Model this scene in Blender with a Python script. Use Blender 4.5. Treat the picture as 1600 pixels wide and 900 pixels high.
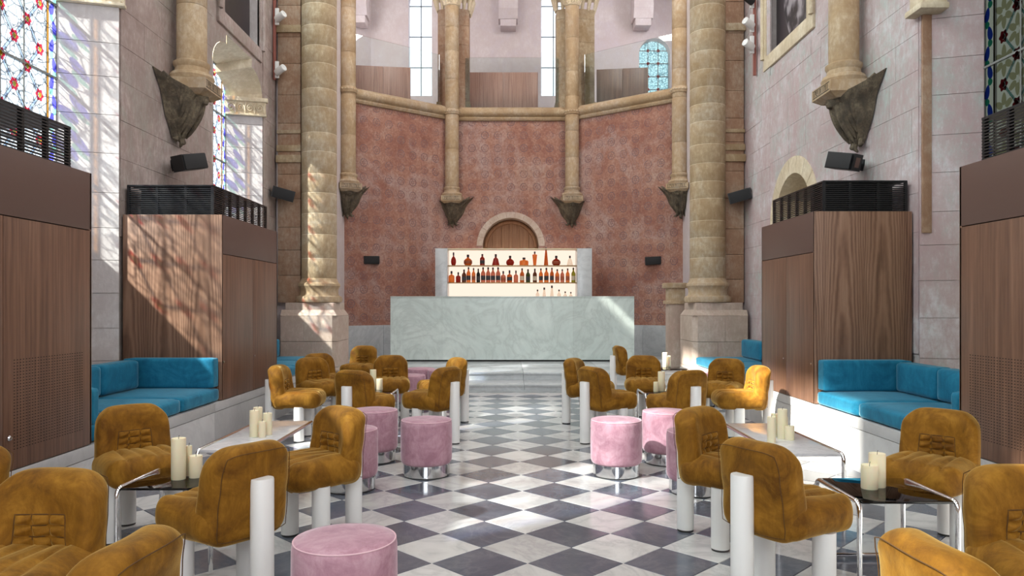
import bpy, bmesh, math, random
from mathutils import Vector, Matrix
random.seed(7)
R = math.radians
scene = bpy.context.scene
for o in list(bpy.data.objects): bpy.data.objects.remove(o)
C = scene.collection

# ------------------------------------------------------------------ camera
CAMH = 1.35; FPX = 1155.0; VPX = 794.0; VPY = 476.0
cd = bpy.data.cameras.new('camera'); cam = bpy.data.objects.new('camera', cd); C.objects.link(cam)
cam.location = (0, 0, CAMH); cam.rotation_euler = (R(90), 0, 0)
cd.sensor_width = 36; cd.lens = FPX*36/1600
cd.shift_x = (800-VPX)/1600; cd.shift_y = (VPY-450)/1600
cd.clip_start = .05; cd.clip_end = 200
scene.camera = cam
scene.view_settings.view_transform = 'Standard'; scene.view_settings.look = 'None'
scene.view_settings.gamma = 1; scene.view_settings.use_curve_mapping = False
scene.view_settings.exposure = 0.0
scene.cycles.max_bounces = 8; scene.cycles.diffuse_bounces = 4; scene.cycles.glossy_bounces = 4
scene.cycles.transparent_max_bounces = 24; scene.cycles.transmission_bounces = 6
scene.cycles.caustics_reflective = False; scene.cycles.caustics_refractive = False
scene.cycles.sample_clamp_indirect = 4
try: scene.cycles.use_denoising = True
except Exception: pass

# ------------------------------------------------------------------ sky, sun and added area lights
w = bpy.data.worlds.new('sky'); scene.world = w; w.use_nodes = True
bg = w.node_tree.nodes['Background']; bg.inputs[0].default_value = (.80, .90, 1, 1); bg.inputs[1].default_value = 1.9
sd = bpy.data.lights.new('sun', 'SUN'); sun = bpy.data.objects.new('sun', sd); C.objects.link(sun)
sd.energy = 24; sd.angle = R(1.3); sd.color = (1, .96, .86)
SUN = Vector((1, .72, -1.0)).normalized()
sun.rotation_euler = SUN.to_track_quat('-Z', 'Y').to_euler()
def area(name, loc, direction, sx, sy, power, col=(1, 1, 1)):
    d = bpy.data.lights.new(name, 'AREA'); d.shape = 'RECTANGLE'; d.size = sx; d.size_y = sy
    d.energy = power; d.color = col
    o = bpy.data.objects.new(name, d); C.objects.link(o); o.location = loc
    o.rotation_euler = Vector(direction).to_track_quat('-Z', 'Y').to_euler(); return o
BAYS = [10.2, 6.1, 2.2, -2.1, -6.2]
for k, y in enumerate(BAYS):                      # soft lights added in made-up high openings, out of view, to brighten the nave
    area('clerestory_fill', (-3.9, y, 8.1), (1, .1, -.75), 1.5, 2.2, 165, (.88, 1, .97))
    area('clerestory_fill', (3.95, y, 8.1), (-1, .1, -.75), 1.5, 2.2, 76, (1, .96, .92))
area('west_fill', (0, -8.6, 5.0), (0, 1, -.12), 4.5, 5.0, 420, (.97, .98, 1))  # added fill light behind the camera, for a made-up west opening
area('apse_fill', (-3.0, 12.6, 10.2), (.7, .45, -.8), 1.6, 1.2, 200, (1, .96, .92))  # pair of fill lights added high up for bar and apse, no window there
area('apse_fill', (3.2, 12.6, 10.2), (-.7, .45, -.8), 1.6, 1.2, 200, (1, .96, .92))
for x in (-2.5, 1.3):                             # daylight in the lancets of the gallery
    area('lancet_daylight', (x, 20.9, 8.9), (0, -1, -.1), .6, 3.0, 22, (1, 1, 1))
area('gallery_fill', (-4.6, 18.6, 9.0), (1, .2, -.3), 1.2, 2.2, 60, (.98, .97, 1))  # two hidden fill lights added to brighten the gallery, no opening behind them
area('gallery_fill', (4.9, 18.6, 9.0), (-1, .2, -.3), 1.2, 2.2, 60, (.95, .94, 1))

# ------------------------------------------------------------------ helpers: objects
def tag(o, label=None, cat=None, group=None, kind=None):
    if label: o['label'] = label
    if cat: o['category'] = cat
    if group: o['group'] = group
    if kind: o['kind'] = kind
    return o
def empty(name, loc=(0, 0, 0), rz=0, label=None, cat=None, group=None):
    o = bpy.data.objects.new(name, None); C.objects.link(o); o.location = loc; o.rotation_euler = (0, 0, rz)
    o.empty_display_size = .1
    return tag(o, label, cat, group)
def inst(name, mesh, parent=None, loc=(0, 0, 0), rot=(0, 0, 0), scale=(1, 1, 1)):
    o = bpy.data.objects.new(name, mesh); C.objects.link(o)
    o.location = loc; o.rotation_euler = rot; o.scale = scale
    if parent: o.parent = parent
    return o
class MB:
    def __init__(s): s.v = []; s.f = []
    def add(s, vs, fs):
        n = len(s.v); s.v += [tuple(v) for v in vs]; s.f += [tuple(i+n for i in f) for f in fs]; return s
    def box(s, x0, x1, y0, y1, z0, z1, b=0):
        if b <= 0:
            vs = [(x, y, z) for z in (z0, z1) for y in (y0, y1) for x in (x0, x1)]
            return s.add(vs, [(0, 2, 3, 1), (4, 5, 7, 6), (0, 1, 5, 4), (2, 6, 7, 3), (0, 4, 6, 2), (1, 3, 7, 5)])
        bm = bmesh.new(); bmesh.ops.create_cube(bm, size=1)
        for v in bm.verts: v.co = ((x0+x1)/2+v.co.x*(x1-x0), (y0+y1)/2+v.co.y*(y1-y0), (z0+z1)/2+v.co.z*(z1-z0))
        bmesh.ops.bevel(bm, geom=bm.edges[:], offset=b, segments=2, affect='EDGES', profile=.6)
        bm.verts.index_update()
        s.add([v.co[:] for v in bm.verts], [[v.index for v in f.verts] for f in bm.faces]); bm.free(); return s
    def prism(s, poly, z0, z1):                    # convex or simple polygon in xy
        n = len(poly)
        vs = [(x, y, z0) for x, y in poly]+[(x, y, z1) for x, y in poly]
        fs = [(i, (i+1) % n, (i+1) % n+n, i+n) for i in range(n)]+[tuple(range(n-1, -1, -1)), tuple(range(n, 2*n))]
        return s.add(vs, fs)
    def lathe(s, prof, n=32, c=(0, 0, 0), a0=0, a1=2*math.pi):
        full = abs(a1-a0-2*math.pi) < 1e-6; m = n if full else n+1; vs = []; fs = []
        for r, z in prof:
            for i in range(m):
                a = a0+(a1-a0)*i/n; vs.append((c[0]+r*math.cos(a), c[1]+r*math.sin(a), c[2]+z))
        for j in range(len(prof)-1):
            for i in range(n):
                k = (i+1) % m if full else i+1
                fs.append((j*m+i, j*m+k, (j+1)*m+k, (j+1)*m+i))
        if full:
            if prof[0][0] > 1e-5: fs.append(tuple(range(m-1, -1, -1)))
            if prof[-1][0] > 1e-5: fs.append(tuple((len(prof)-1)*m+i for i in range(m)))
        return s.add(vs, fs)
    def tube(s, pts, r, n=10, closed=False):
        P = [Vector(p) for p in pts]; m = len(P); vs = []; fs = []; up = None
        for i in range(m):
            if closed: t = P[(i+1) % m]-P[i-1]
            else: t = P[min(i+1, m-1)]-P[max(i-1, 0)]
            t.normalize()
            if up is None:
                up = Vector((0, 0, 1)) if abs(t.z) < .9 else Vector((1, 0, 0))
            up = (up-t*up.dot(t)).normalized(); sd_ = t.cross(up)
            rr = r[i] if isinstance(r, (list, tuple)) else r
            for k in range(n):
                a = 2*math.pi*k/n; vs.append(P[i]+up*(rr*math.cos(a))+sd_*(rr*math.sin(a)))
        for i in range(m if closed else m-1):
            j = (i+1) % m
            for k in range(n): fs.append((i*n+k, i*n+(k+1) % n, j*n+(k+1) % n, j*n+k))
        if not closed: fs += [tuple(range(n-1, -1, -1)), tuple((m-1)*n+k for k in range(n))]
        return s.add(vs, fs)
    def grid(s, fn, nu, nv):
        vs = [fn(i/nu, j/nv) for j in range(nv+1) for i in range(nu+1)]
        return s.add(vs, [(j*(nu+1)+i, j*(nu+1)+i+1, (j+1)*(nu+1)+i+1, (j+1)*(nu+1)+i) for j in range(nv) for i in range(nu)])
    def mesh(s, name, mat, smooth=True, ang=35):
        me = bpy.data.meshes.new(name); me.from_pydata(s.v, [], s.f); me.validate(); me.update()
        bm = bmesh.new(); bm.from_mesh(me); bmesh.ops.recalc_face_normals(bm, faces=bm.faces); bm.to_mesh(me); bm.free()
        if smooth:
            me.polygons.foreach_set('use_smooth', [True]*len(me.polygons)); me.set_sharp_from_angle(angle=R(ang))
        for m in (mat if isinstance(mat, (list, tuple)) else [mat]): me.materials.append(m)
        return me
    def build(s, name, mat, parent=None, loc=(0, 0, 0), rot=(0, 0, 0), smooth=True, ang=35):
        return inst(name, s.mesh(name, mat, smooth, ang), parent, loc, rot)
def struct(o): o['kind'] = 'structure'; return o
def arc2(cx, cy, r, a0, a1, n):
    return [(cx+r*math.cos(a0+(a1-a0)*i/n), cy+r*math.sin(a0+(a1-a0)*i/n)) for i in range(n+1)]

# ------------------------------------------------------------------ helpers: materials
class NT:
    def __init__(s, name):
        s.m = bpy.data.materials.new(name); s.m.use_nodes = True; s.t = s.m.node_tree
        s.b = s.t.nodes['Principled BSDF']; s.out = s.t.nodes['Material Output']
    def n(s, typ, **kw):
        nd = s.t.nodes.new(typ)
        for k, v in kw.items(): setattr(nd, k, v)
        return nd
    def l(s, a, b): s.t.links.new(a, b)
    def set(s, nd, key, val):
        if isinstance(val, bpy.types.NodeSocket): s.l(val, nd.inputs[key])
        else:
            if isinstance(val, (tuple, list)) and len(val) == 3 and nd.inputs[key].type == 'RGBA': val = (*val, 1)
            nd.inputs[key].default_value = val
    def coord(s, kind='Object', scale=(1, 1, 1), loc=(0, 0, 0), rand=0):
        tc = s.n('ShaderNodeTexCoord'); mp = s.n('ShaderNodeMapping'); s.l(tc.outputs[kind], mp.inputs[0])
        mp.inputs['Scale'].default_value = scale; mp.inputs['Location'].default_value = loc
        if rand:
            oi = s.n('ShaderNodeObjectInfo'); mu = s.math('MULTIPLY', oi.outputs['Random'], rand)
            cb = s.n('ShaderNodeCombineXYZ')
            for k in range(3): s.l(mu, cb.inputs[k])
            s.l(cb.outputs[0], mp.inputs['Location'])
        return mp.outputs[0]
    def world(s, scale=(1, 1, 1)):
        g = s.n('ShaderNodeNewGeometry'); mp = s.n('ShaderNodeMapping'); s.l(g.outputs['Position'], mp.inputs[0])
        mp.inputs['Scale'].default_value = scale; return mp.outputs[0]
    def noise(s, vec, scale=5, detail=6, rough=.6, dist=0):
        nd = s.n('ShaderNodeTexNoise'); s.l(vec, nd.inputs['Vector']); nd.inputs['Scale'].default_value = scale
        nd.inputs['Detail'].default_value = detail; nd.inputs['Roughness'].default_value = rough; nd.inputs['Distortion'].default_value = dist
        return nd.outputs['Fac']
    def math(s, op, a, b=0, c=None, clamp=False):
        nd = s.n('ShaderNodeMath', operation=op); nd.use_clamp = clamp
        s.set(nd, 0, a); s.set(nd, 1, b)
        if c is not None: s.set(nd, 2, c)
        return nd.outputs[0]
    def ramp(s, fac, stops, interp='LINEAR'):
        nd = s.n('ShaderNodeValToRGB'); nd.color_ramp.interpolation = interp; e = nd.color_ramp.elements
        while len(e) < len(stops): e.new(.5)
        for k, (p, c) in enumerate(stops):
            e[k].position = p; e[k].color = (*c, 1) if len(c) == 3 else c
        s.set(nd, 0, fac); return nd.outputs[0]
    def mix(s, fac, a, b, mode='MIX'):
        nd = s.n('ShaderNodeMix', data_type='RGBA', blend_type=mode); s.set(nd, 0, fac); s.set(nd, 6, a); s.set(nd, 7, b); return nd.outputs[2]
    def bump(s, h, strength=.3, dist=.01):
        nd = s.n('ShaderNodeBump'); nd.inputs['Strength'].default_value = strength; nd.inputs['Distance'].default_value = dist
        s.l(h, nd.inputs['Height']); s.l(nd.outputs[0], s.b.inputs['Normal'])
    def done(s, color=None, rough=None, **kw):
        if color is not None: s.set(s.b, 'Base Color', color)
        if rough is not None: s.set(s.b, 'Roughness', rough)
        for k, v in kw.items(): s.set(s.b, k.replace('_', ' '), v)
        return s.m
def simple(name, col, rough=.5, metal=0, **kw):
    t = NT(name); return t.done(col, rough, Metallic=metal, **kw)

def stone(name, base, dark, light, tint=None, scale=1.2, rand=8, bump=.35, rough=.85, vary=.10):
    t = NT(name); p = t.world(); 
    a = t.noise(p, scale*1.1, 8, .65, .4); b = t.noise(p, scale*6, 6, .7); f = t.noise(p, 60, 3, .6)
    c = t.ramp(a, [(.36, dark), (.5, base), (.62, light)])
    if tint:
        k = t.ramp(t.noise(t.world((1, 1, .7)), 1.1, 8, .72, .9), [(.46, (0, 0, 0)), (.60, (1, 1, 1))]); c = t.mix(t.math('MULTIPLY', k, .8), c, tint)
        k2 = t.ramp(t.noise(t.world((1.3, 1.3, .9)), 2.3, 8, .75, 1.2), [(.55, (0, 0, 0)), (.66, (.55, .55, .55))]); c = t.mix(k2, c, dark)
    c = t.mix(t.ramp(b, [(.38, (.6, .6, .6)), (.60, (0, 0, 0))]), c, dark)
    g2 = t.noise(t.world((1, 1, .35)), 26, 6, .75); c = t.mix(t.ramp(g2, [(.40, (.45, .45, .45)), (.55, (0, 0, 0))]), c, dark); c = t.mix(t.ramp(g2, [(.55, (0, 0, 0)), (.68, (.45, .45, .45))]), c, light)
    oi = t.n('ShaderNodeObjectInfo'); v = t.math('MULTIPLY_ADD', oi.outputs['Random'], vary, 1-vary/2)
    hs = t.n('ShaderNodeHueSaturation'); t.set(hs, 'Value', v); t.set(hs, 'Color', c)
    t.bump(t.math('ADD', t.math('MULTIPLY', b, .7), t.math('MULTIPLY', f, .3)), bump, .012)
    return t.done(hs.outputs[0], rough)
M = {}
M['wall_l'] = stone('wall_stone', (.43, .345, .315), (.30, .225, .20), (.53, .45, .425), (.34, .33, .285), vary=.05)
M['wall_r'] = stone('wall_stone_pale', (.55, .475, .475), (.47, .345, .345), (.67, .645, .665), (.41, .50, .46), vary=.04)
M['jamb'] = stone('jamb_stone', (.62, .585, .57), (.53, .49, .48), (.70, .68, .67), None, 1.5)
M['cream'] = stone('cream_stone', (.70, .60, .44), (.56, .46, .31), (.80, .72, .56), None, 2)
M['ochre'] = stone('ochre_stone', (.42, .315, .19), (.30, .205, .11), (.52, .42, .28), (.46, .40, .31), 2.0, bump=.5)
M['ochre_red'] = stone('ochre_red_stone', (.37, .235, .15), (.27, .15, .09), (.45, .32, .22), (.42, .34, .26), 2.0, bump=.5)
M['shaft'] = stone('shaft_stone', (.47, .345, .205), (.36, .245, .135), (.56, .45, .31), (.47, .40, .32), 2.2)
M['pedestal'] = stone('pedestal_stone', (.52, .43, .355), (.42, .33, .265), (.61, .53, .46), (.50, .36, .31), 2.2)
M['gallery'] = stone('gallery_stone', (.66, .60, .59), (.60, .52, .51), (.72, .67, .67), (.62, .56, .60), 1.0)
M['joint'] = simple('mortar', (.36, .31, .28), .95)
M['corbel'] = stone('corbel_bronze_stone', (.13, .10, .065), (.06, .048, .034), (.21, .17, .11), None, 6, bump=.7)
def redwall():
    t = NT('painted_red_plaster'); p = t.world(); o = t.coord('Object')
    a = t.noise(p, 1.3, 8, .68, .5); b = t.noise(p, 9, 6, .7); f = t.noise(p, 90, 3, .7)
    c = t.ramp(a, [(.34, (.235, .10, .07)), (.46, (.335, .16, .115)), (.56, (.41, .225, .165)), (.68, (.43, .295, .235))])
    c = t.mix(t.ramp(b, [(.38, (.5, .5, .5)), (.6, (0, 0, 0))]), c, (.26, .105, .075))
    k = t.ramp(t.noise(p, .7, 5, .7, .6), [(.48, (0, 0, 0)), (.62, (.7, .7, .7))]); c = t.mix(k, c, (.42, .32, .295))
    # faded painted medallions on a .305 m grid
    sx = t.n('ShaderNodeSeparateXYZ'); t.l(o, sx.inputs[0])
    def cell(v): return t.math('SUBTRACT', t.math('FRACT', t.math('DIVIDE', v, .305)), .5)
    u = cell(sx.outputs[0]); v = cell(sx.outputs[2])
    rr = t.math('SQRT', t.math('ADD', t.math('MULTIPLY', u, u), t.math('MULTIPLY', v, v)))
    ring = t.math('LESS_THAN', t.math('ABSOLUTE', t.math('SUBTRACT', rr, .27)), .035)
    an = t.math('ARCTAN2', u, v); pet = t.math('MULTIPLY', t.math('LESS_THAN', rr, t.math('MULTIPLY_ADD', t.math('COSINE', t.math('MULTIPLY', an, 6)), .07, .13)), t.math('GREATER_THAN', rr, .05))
    motif = t.math('MAXIMUM', ring, pet)
    fade = t.ramp(t.noise(p, 3.2, 6, .75, .3), [(.34, (0, 0, 0)), (.54, (.95, .95, .95))]); fade = t.math('MULTIPLY', fade, t.ramp(t.noise(p, 22, 5, .8), [(.32, (0, 0, 0)), (.48, (1, 1, 1))]))
    c = t.mix(t.math('MULTIPLY', motif, fade), c, t.mix(t.noise(p, .6), (.15, .065, .07), (.20, .16, .17)))
    g2 = t.noise(p, 24, 6, .75); c = t.mix(t.ramp(g2, [(.40, (.5, .5, .5)), (.54, (0, 0, 0))]), c, (.21, .09, .065)); c = t.mix(t.ramp(g2, [(.55, (0, 0, 0)), (.68, (.5, .5, .5))]), c, (.50, .36, .28))
    t.bump(t.math('ADD', b, t.math('MULTIPLY', f, .4)), .3, .01)
    return t.done(c, .9)
M['red'] = redwall()
def marble(name, base, vein, light, vs=2.2, rough=.12, rand=20, dist=1.6, amount=.6, bands=True):
    t = NT(name); p = t.coord('Object', (1, 1, 1), rand=rand)
    a = t.noise(p, vs, 8, .62, dist)
    v = t.math('ABSOLUTE', t.math('SUBTRACT', a, .5))
    vein_f = t.ramp(v, [(.0, (amount,)*3), (.035, (amount*.45,)*3), (.11, (0, 0, 0))])
    cl = t.noise(p, vs*.5, 6, .65, 1.0)
    c = t.ramp(cl, [(.3, base), (.7, light)]); c = t.mix(vein_f, c, vein)
    b = t.noise(p, vs*7, 6, .7, .5); c = t.mix(t.ramp(b, [(.35, (.35,)*3), (.6, (0, 0, 0))]), c, base)
    oi = t.n('ShaderNodeObjectInfo'); hs = t.n('ShaderNodeHueSaturation')
    t.set(hs, 'Value', t.math('MULTIPLY_ADD', oi.outputs['Random'], .26, .87)); t.set(hs, 'Color', c)
    rg = t.math('MULTIPLY_ADD', b, .12, rough-.05)
    return t.done(hs.outputs[0], rg)
M['tile_white'] = marble('white_marble_tile', (.56, .555, .545), (.36, .36, .37), (.68, .675, .66), 2.0, .13, 40)
M['tile_grey'] = marble('grey_marble_tile', (.070, .082, .112), (.20, .21, .235), (.125, .138, .172), 2.6, .13, 40, amount=.35)
M['grout'] = simple('grout', (.42, .41, .40), .8)
M['bar_marble'] = marble('pale_green_marble', (.51, .60, .575), (.36, .42, .405), (.70, .775, .745), 1.0, .16, 0, 2.4, .5)
M['bench_marble'] = marble('pale_grey_marble', (.56, .56, .56), (.45, .45, .46), (.66, .66, .655), 1.5, .22, 30, 2, .35)
M['step_marble'] = marble('step_marble', (.47, .50, .515), (.34, .36, .38), (.60, .63, .64), 1.3, .2, 10, 2, .5)
M['table_marble'] = marble('table_marble', (.62, .62, .64), (.42, .42, .46), (.72, .72, .73), 3, .08, 3, 2, .5)
def walnut(name, a, b, c, figure=0.0, rough=.38):
    t = NT(name); o = t.coord('Object', rand=0)
    oi = t.n('ShaderNodeObjectInfo'); sx = t.n('ShaderNodeSeparateXYZ'); t.l(o, sx.inputs[0])
    h = t.math('ADD', sx.outputs[0], sx.outputs[1]); z = t.math('ADD', sx.outputs[2], t.math('MULTIPLY', oi.outputs['Random'], 3))
    cb = t.n('ShaderNodeCombineXYZ'); t.set(cb, 0, t.math('MULTIPLY', h, 1.0)); t.set(cb, 2, t.math('MULTIPLY', z, .045)); t.set(cb, 1, t.math('MULTIPLY', oi.outputs['Random'], 9))
    fine = t.noise(cb.outputs[0], 38, 6, .7, .15)
    med = t.noise(cb.outputs[0], 9, 4, .6, .4)
    u = t.math('SUBTRACT', t.math('FRACT', t.math('DIVIDE', h, .36)), .5); u = t.math('ABSOLUTE', u)      # book-matched leaves
    wob = t.noise(t.coord('Object', (1.2, 1.2, .8)), 1.7, 4, .6)
    cat = t.math('ADD', t.math('MULTIPLY', t.math('MULTIPLY', u, u), 34), t.math('MULTIPLY', t.math('ADD', z, t.math('MULTIPLY', wob, 1.6)), 2.0*figure))
    wv = t.math('MULTIPLY_ADD', t.math('SINE', t.math('MULTIPLY', cat, 3.6)), .5, .5)
    fac = t.math('ADD', t.math('MULTIPLY', fine, .55), t.math('MULTIPLY', med, .33)); fac = t.math('MULTIPLY_ADD', wv, .05+.16*figure, fac)
    col = t.ramp(fac, [(.36, a), (.56, b), (.78, c)])
    t.bump(fine, .12, .002)
    return t.done(col, rough)
M['walnut'] = walnut('walnut_veneer', (.105, .052, .032), (.20, .105, .066), (.30, .175, .115), .22)
M['walnut_fig'] = walnut('figured_walnut_veneer', (.115, .058, .034), (.225, .122, .076), (.33, .20, .132), 1.0)
M['walnut_red'] = walnut('reddish_walnut_veneer', (.27, .12, .08), (.42, .21, .15), (.55, .32, .24), .5)
M['fascia'] = simple('brown_lacquer', (.115, .066, .052), .45)
M['black'] = simple('black_metal', (.008, .008, .009), .4)
M['dark_gap'] = simple('dark_recess', (.01, .009, .008), .9)
M['white_metal'] = simple('white_lacquered_tube', (.80, .80, .785), .28)
M['chrome'] = simple('chrome', (.86, .87, .88), .06, 1)
M['chrome_dark'] = simple('polished_steel', (.58, .59, .60), .10, 1)
M['foot'] = simple('dark_foot', (.03, .03, .03), .5)
M['wax'] = simple('ivory_wax', (.83, .75, .53), .45, Subsurface_Weight=.25, Subsurface_Scale=.03)
M['wick'] = simple('wick', (.12, .10, .08), .9)
M['bronze'] = simple('brass', (.35, .24, .10), .4, .8)
def velvet(name, dark, mid, light, sheen, sc=6, sw=.55):
    t = NT(name); p = t.coord('Object', rand=30)
    a = t.noise(p, sc, 7, .68, 1.0); b = t.noise(p, sc*26, 3, .6); st = t.noise(t.coord('Object', (1.6, 1.6, .5), rand=30), sc*3.5, 5, .7, .6)
    c = t.ramp(t.math('ADD', t.math('MULTIPLY', a, .74), t.math('MULTIPLY', st, .26)), [(.37, dark), (.50, mid), (.64, light)])
    f = t.math('ADD', t.math('MULTIPLY', a, .6), t.math('MULTIPLY', b, .25))
    t.bump(f, .35, .008)
    return t.done(c, .75, Specular_IOR_Level=.18, Sheen_Weight=sw, Sheen_Roughness=.32, Sheen_Tint=sheen)
M['mustard'] = velvet('mustard_velvet', (.115, .045, .004), (.205, .088, .007), (.315, .148, .016), (1, .72, .26), 5, .7)
M['seam'] = simple('dark_velvet_seam', (.085, .036, .004), .9)
M['pink'] = velvet('pink_velvet', (.35, .18, .23), (.44, .245, .30), (.53, .335, .39), (1, .88, .94), 9, .7)
M['piping'] = simple('pale_pink_piping', (.68, .45, .50), .7)
M['blue'] = velvet('blue_velvet', (.008, .115, .205), (.012, .165, .28), (.022, .225, .36), (.5, .85, 1), 4)
def smoked():
    t = NT('smoked_glass'); tr = t.n('ShaderNodeBsdfTransparent'); tr.inputs[0].default_value = (.10, .085, .075, 1)
    gl = t.n('ShaderNodeBsdfGlossy'); gl.inputs['Roughness'].default_value = .02
    fr = t.n('ShaderNodeFresnel'); fr.inputs[0].default_value = 1.55; mx = t.n('ShaderNodeMixShader')
    t.l(fr.outputs[0], mx.inputs[0]); t.l(tr.outputs[0], mx.inputs[1]); t.l(gl.outputs[0], mx.inputs[2]); t.l(mx.outputs[0], t.out.inputs[0]); return t.m
M['smoked'] = smoked()
def clear(name, col=(.93, .97, .96)):
    t = NT(name); tr = t.n('ShaderNodeBsdfTransparent'); tr.inputs[0].default_value = (*col, 1)
    gl = t.n('ShaderNodeBsdfGlossy'); gl.inputs['Roughness'].default_value = .0
    fr = t.n('ShaderNodeFresnel'); fr.inputs[0].default_value = 1.5; mx = t.n('ShaderNodeMixShader')
    t.l(fr.outputs[0], mx.inputs[0]); t.l(tr.outputs[0], mx.inputs[1]); t.l(gl.outputs[0], mx.inputs[2]); t.l(mx.outputs[0], t.out.inputs[0]); return t.m
M['clear'] = clear('clear_glass')
def stained(name, col, transl=.3, lines=None, dark=(.06, .06, .06)):
    t = NT(name); c = (*col, 1)
    tr = t.n('ShaderNodeBsdfTransparent'); tl = t.n('ShaderNodeBsdfTranslucent'); mx = t.n('ShaderNodeMixShader'); mx.inputs[0].default_value = transl
    tr.inputs[0].default_value = c; tl.inputs[0].default_value = c
    if lines:                                         # painted leaf outlines on the glass
        p = t.coord('Object'); vo = t.n('ShaderNodeTexVoronoi', feature='DISTANCE_TO_EDGE'); t.l(p, vo.inputs['Vector']); vo.inputs['Scale'].default_value = lines[0]
        k = t.math('LESS_THAN', vo.outputs['Distance'], lines[1]); cc = t.mix(k, c, (*dark, 1)); t.l(cc, tr.inputs[0]); t.l(cc, tl.inputs[0])
    t.l(tr.outputs[0], mx.inputs[1]); t.l(tl.outputs[0], mx.inputs[2]); t.l(mx.outputs[0], t.out.inputs[0]); return t.m
M['g_white'] = stained('white_painted_glass', (.66, .70, .73), .22, (12, .05), (.16, .17, .19))
M['g_band'] = stained('pale_blue_glass', (.36, .46, .62), .25)
M['g_red'] = stained('red_glass', (.75, .04, .07), .3)
M['g_yellow'] = stained('yellow_glass', (.95, .66, .10), .3)
M['g_blue'] = stained('blue_glass', (.13, .12, .75), .3)
M['g_green'] = stained('green_glass', (.30, .70, .58), .3)
M['g_orange'] = stained('orange_glass', (.80, .36, .06), .3)
M['g_olive_shade'] = stained('shaded_olive_glass', (.10, .10, .075), .3)  # right-side glass, colour darkened because no sun stands behind it
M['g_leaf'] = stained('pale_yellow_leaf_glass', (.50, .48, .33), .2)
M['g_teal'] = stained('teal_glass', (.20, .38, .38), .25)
M['g_red_shade'] = stained('shaded_red_glass', (.16, .015, .02), .3)  # shaded copies of the red, blue and green glass, for the sunless side
M['g_blue_shade'] = stained('shaded_blue_glass', (.02, .05, .42), .3)
M['g_green_shade'] = stained('shaded_green_glass', (.03, .26, .19), .3)
M['g_frost'] = stained('frosted_glass', (.97, .98, 1), .3)
M['g_aqua'] = stained('pale_aqua_glass', (.70, .84, .84), .3, (16, .06), (.25, .36, .38))
M['lead'] = simple('lead', (.10, .10, .10), .6)
M['iron'] = simple('iron_bar', (.22, .23, .22), .6)
def emis(name, col, s):
    t = NT(name); e = t.n('ShaderNodeEmission'); e.inputs[0].default_value = (*col, 1); e.inputs[1].default_value = s; t.l(e.outputs[0], t.out.inputs[0]); return t.m
M['lit'] = emis('lit_shelf_panel', (1, .80, .66), 1.15)
M['door_wood'] = walnut('old_oak', (.24, .115, .055), (.36, .19, .10), (.46, .27, .16), .2, .6)
M['red_pipe'] = simple('red_brown_conduit', (.30, .10, .075), .6)
# ================================================================== STRUCTURE
XL, XR = -3.70, 3.74            # nave wall planes
PL, PR = -2.733, 2.82           # cabinet and bench front planes
YS1, YS2 = 11.44, 12.17         # step risers
ZS1, ZS2 = .112, .233
def sheet(mb, outer, holes, mp):
    bm = bmesh.new(); es = []
    for loop in [outer]+holes:
        vs = [bm.verts.new((p[0], p[1], 0)) for p in loop]
        for i in range(len(vs)): es.append(bm.edges.new((vs[i], vs[(i+1) % len(vs)])))
    bmesh.ops.triangle_fill(bm, edges=es, use_beauty=True)
    bm.verts.index_update()
    mb.add([mp(v.co.x, v.co.y) for v in bm.verts], [[v.index for v in f.verts] for f in bm.faces]); bm.free()
def strip(mb, A, B, close=True):
    n = len(A); vs = list(A)+list(B)
    mb.add(vs, [(i, (i+1) % n, n+(i+1) % n, n+i) for i in range(n if close else n-1)])
def shoulder(c, hw, z0, zi, hl, zt):
    """shouldered window head: jambs to zi, quarter curves in to half width hl, flat lintel at zt"""
    r = hw-hl; L = [(c-hw, z0), (c-hw, zi)]
    for k in range(1, 7):
        a = R(90)*k/6; L.append((c-hw+r*(1-math.cos(a)), zi+(zt-zi-.12)*math.sin(a)))
    L.append((c-hl, zt)); Rr = [(2*c-y, z) for y, z in reversed(L)]
    return L+Rr
def roundarch(c, r, z0, zs, n=20):
    return [(c-r, z0)]+[(c-r*math.cos(math.pi*i/n), zs+r*math.sin(math.pi*i/n)) for i in range(n+1)]+[(c+r, z0)]
def lancet(c, hw, z0, zt): return [(c-hw, z0), (c-hw, zt-.8), (c-hw*.75, zt-.4), (c, zt), (c+hw*.75, zt-.4), (c+hw, zt-.8), (c+hw, z0)]
rect = lambda a, b, z0, z1: [(a, z0), (a, z1), (b, z1), (b, z0)]

# ---- floor: grout bed with marble tiles laid diagonally
fl = MB().box(-4.3, 4.3, -9, 12.2, -.08, -.012).build('floor', M['grout'], smooth=False); struct(fl)
D = .5; S = D/2-.0022
def tilemesh(mat):
    b = .004; m = MB(); vs = []
    for s_, z in ((S, -.012), (S, -.003), (S-b, 0)):
        vs += [(s_, 0, z), (0, s_, z), (-s_, 0, z), (0, -s_, z)]
    fs = [(8, 9, 10, 11)]
    for j in (0, 4):
        for i in range(4): fs.append((j+i, j+(i+1) % 4, j+4+(i+1) % 4, j+4+i))
    return m.add(vs, fs).mesh('tile', mat, smooth=False)
tw, tg = tilemesh(M['tile_white']), tilemesh(M['tile_grey'])
Y0 = CAMH*FPX/(879.8-VPY); X0 = (824.4-VPX)*Y0/FPX       # a point where two grey tiles meet corner to corner
rest = {0: MB(), 1: MB()}; vis = []                       # par 0: white tile centres, par 1: grey tile centres
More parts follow.
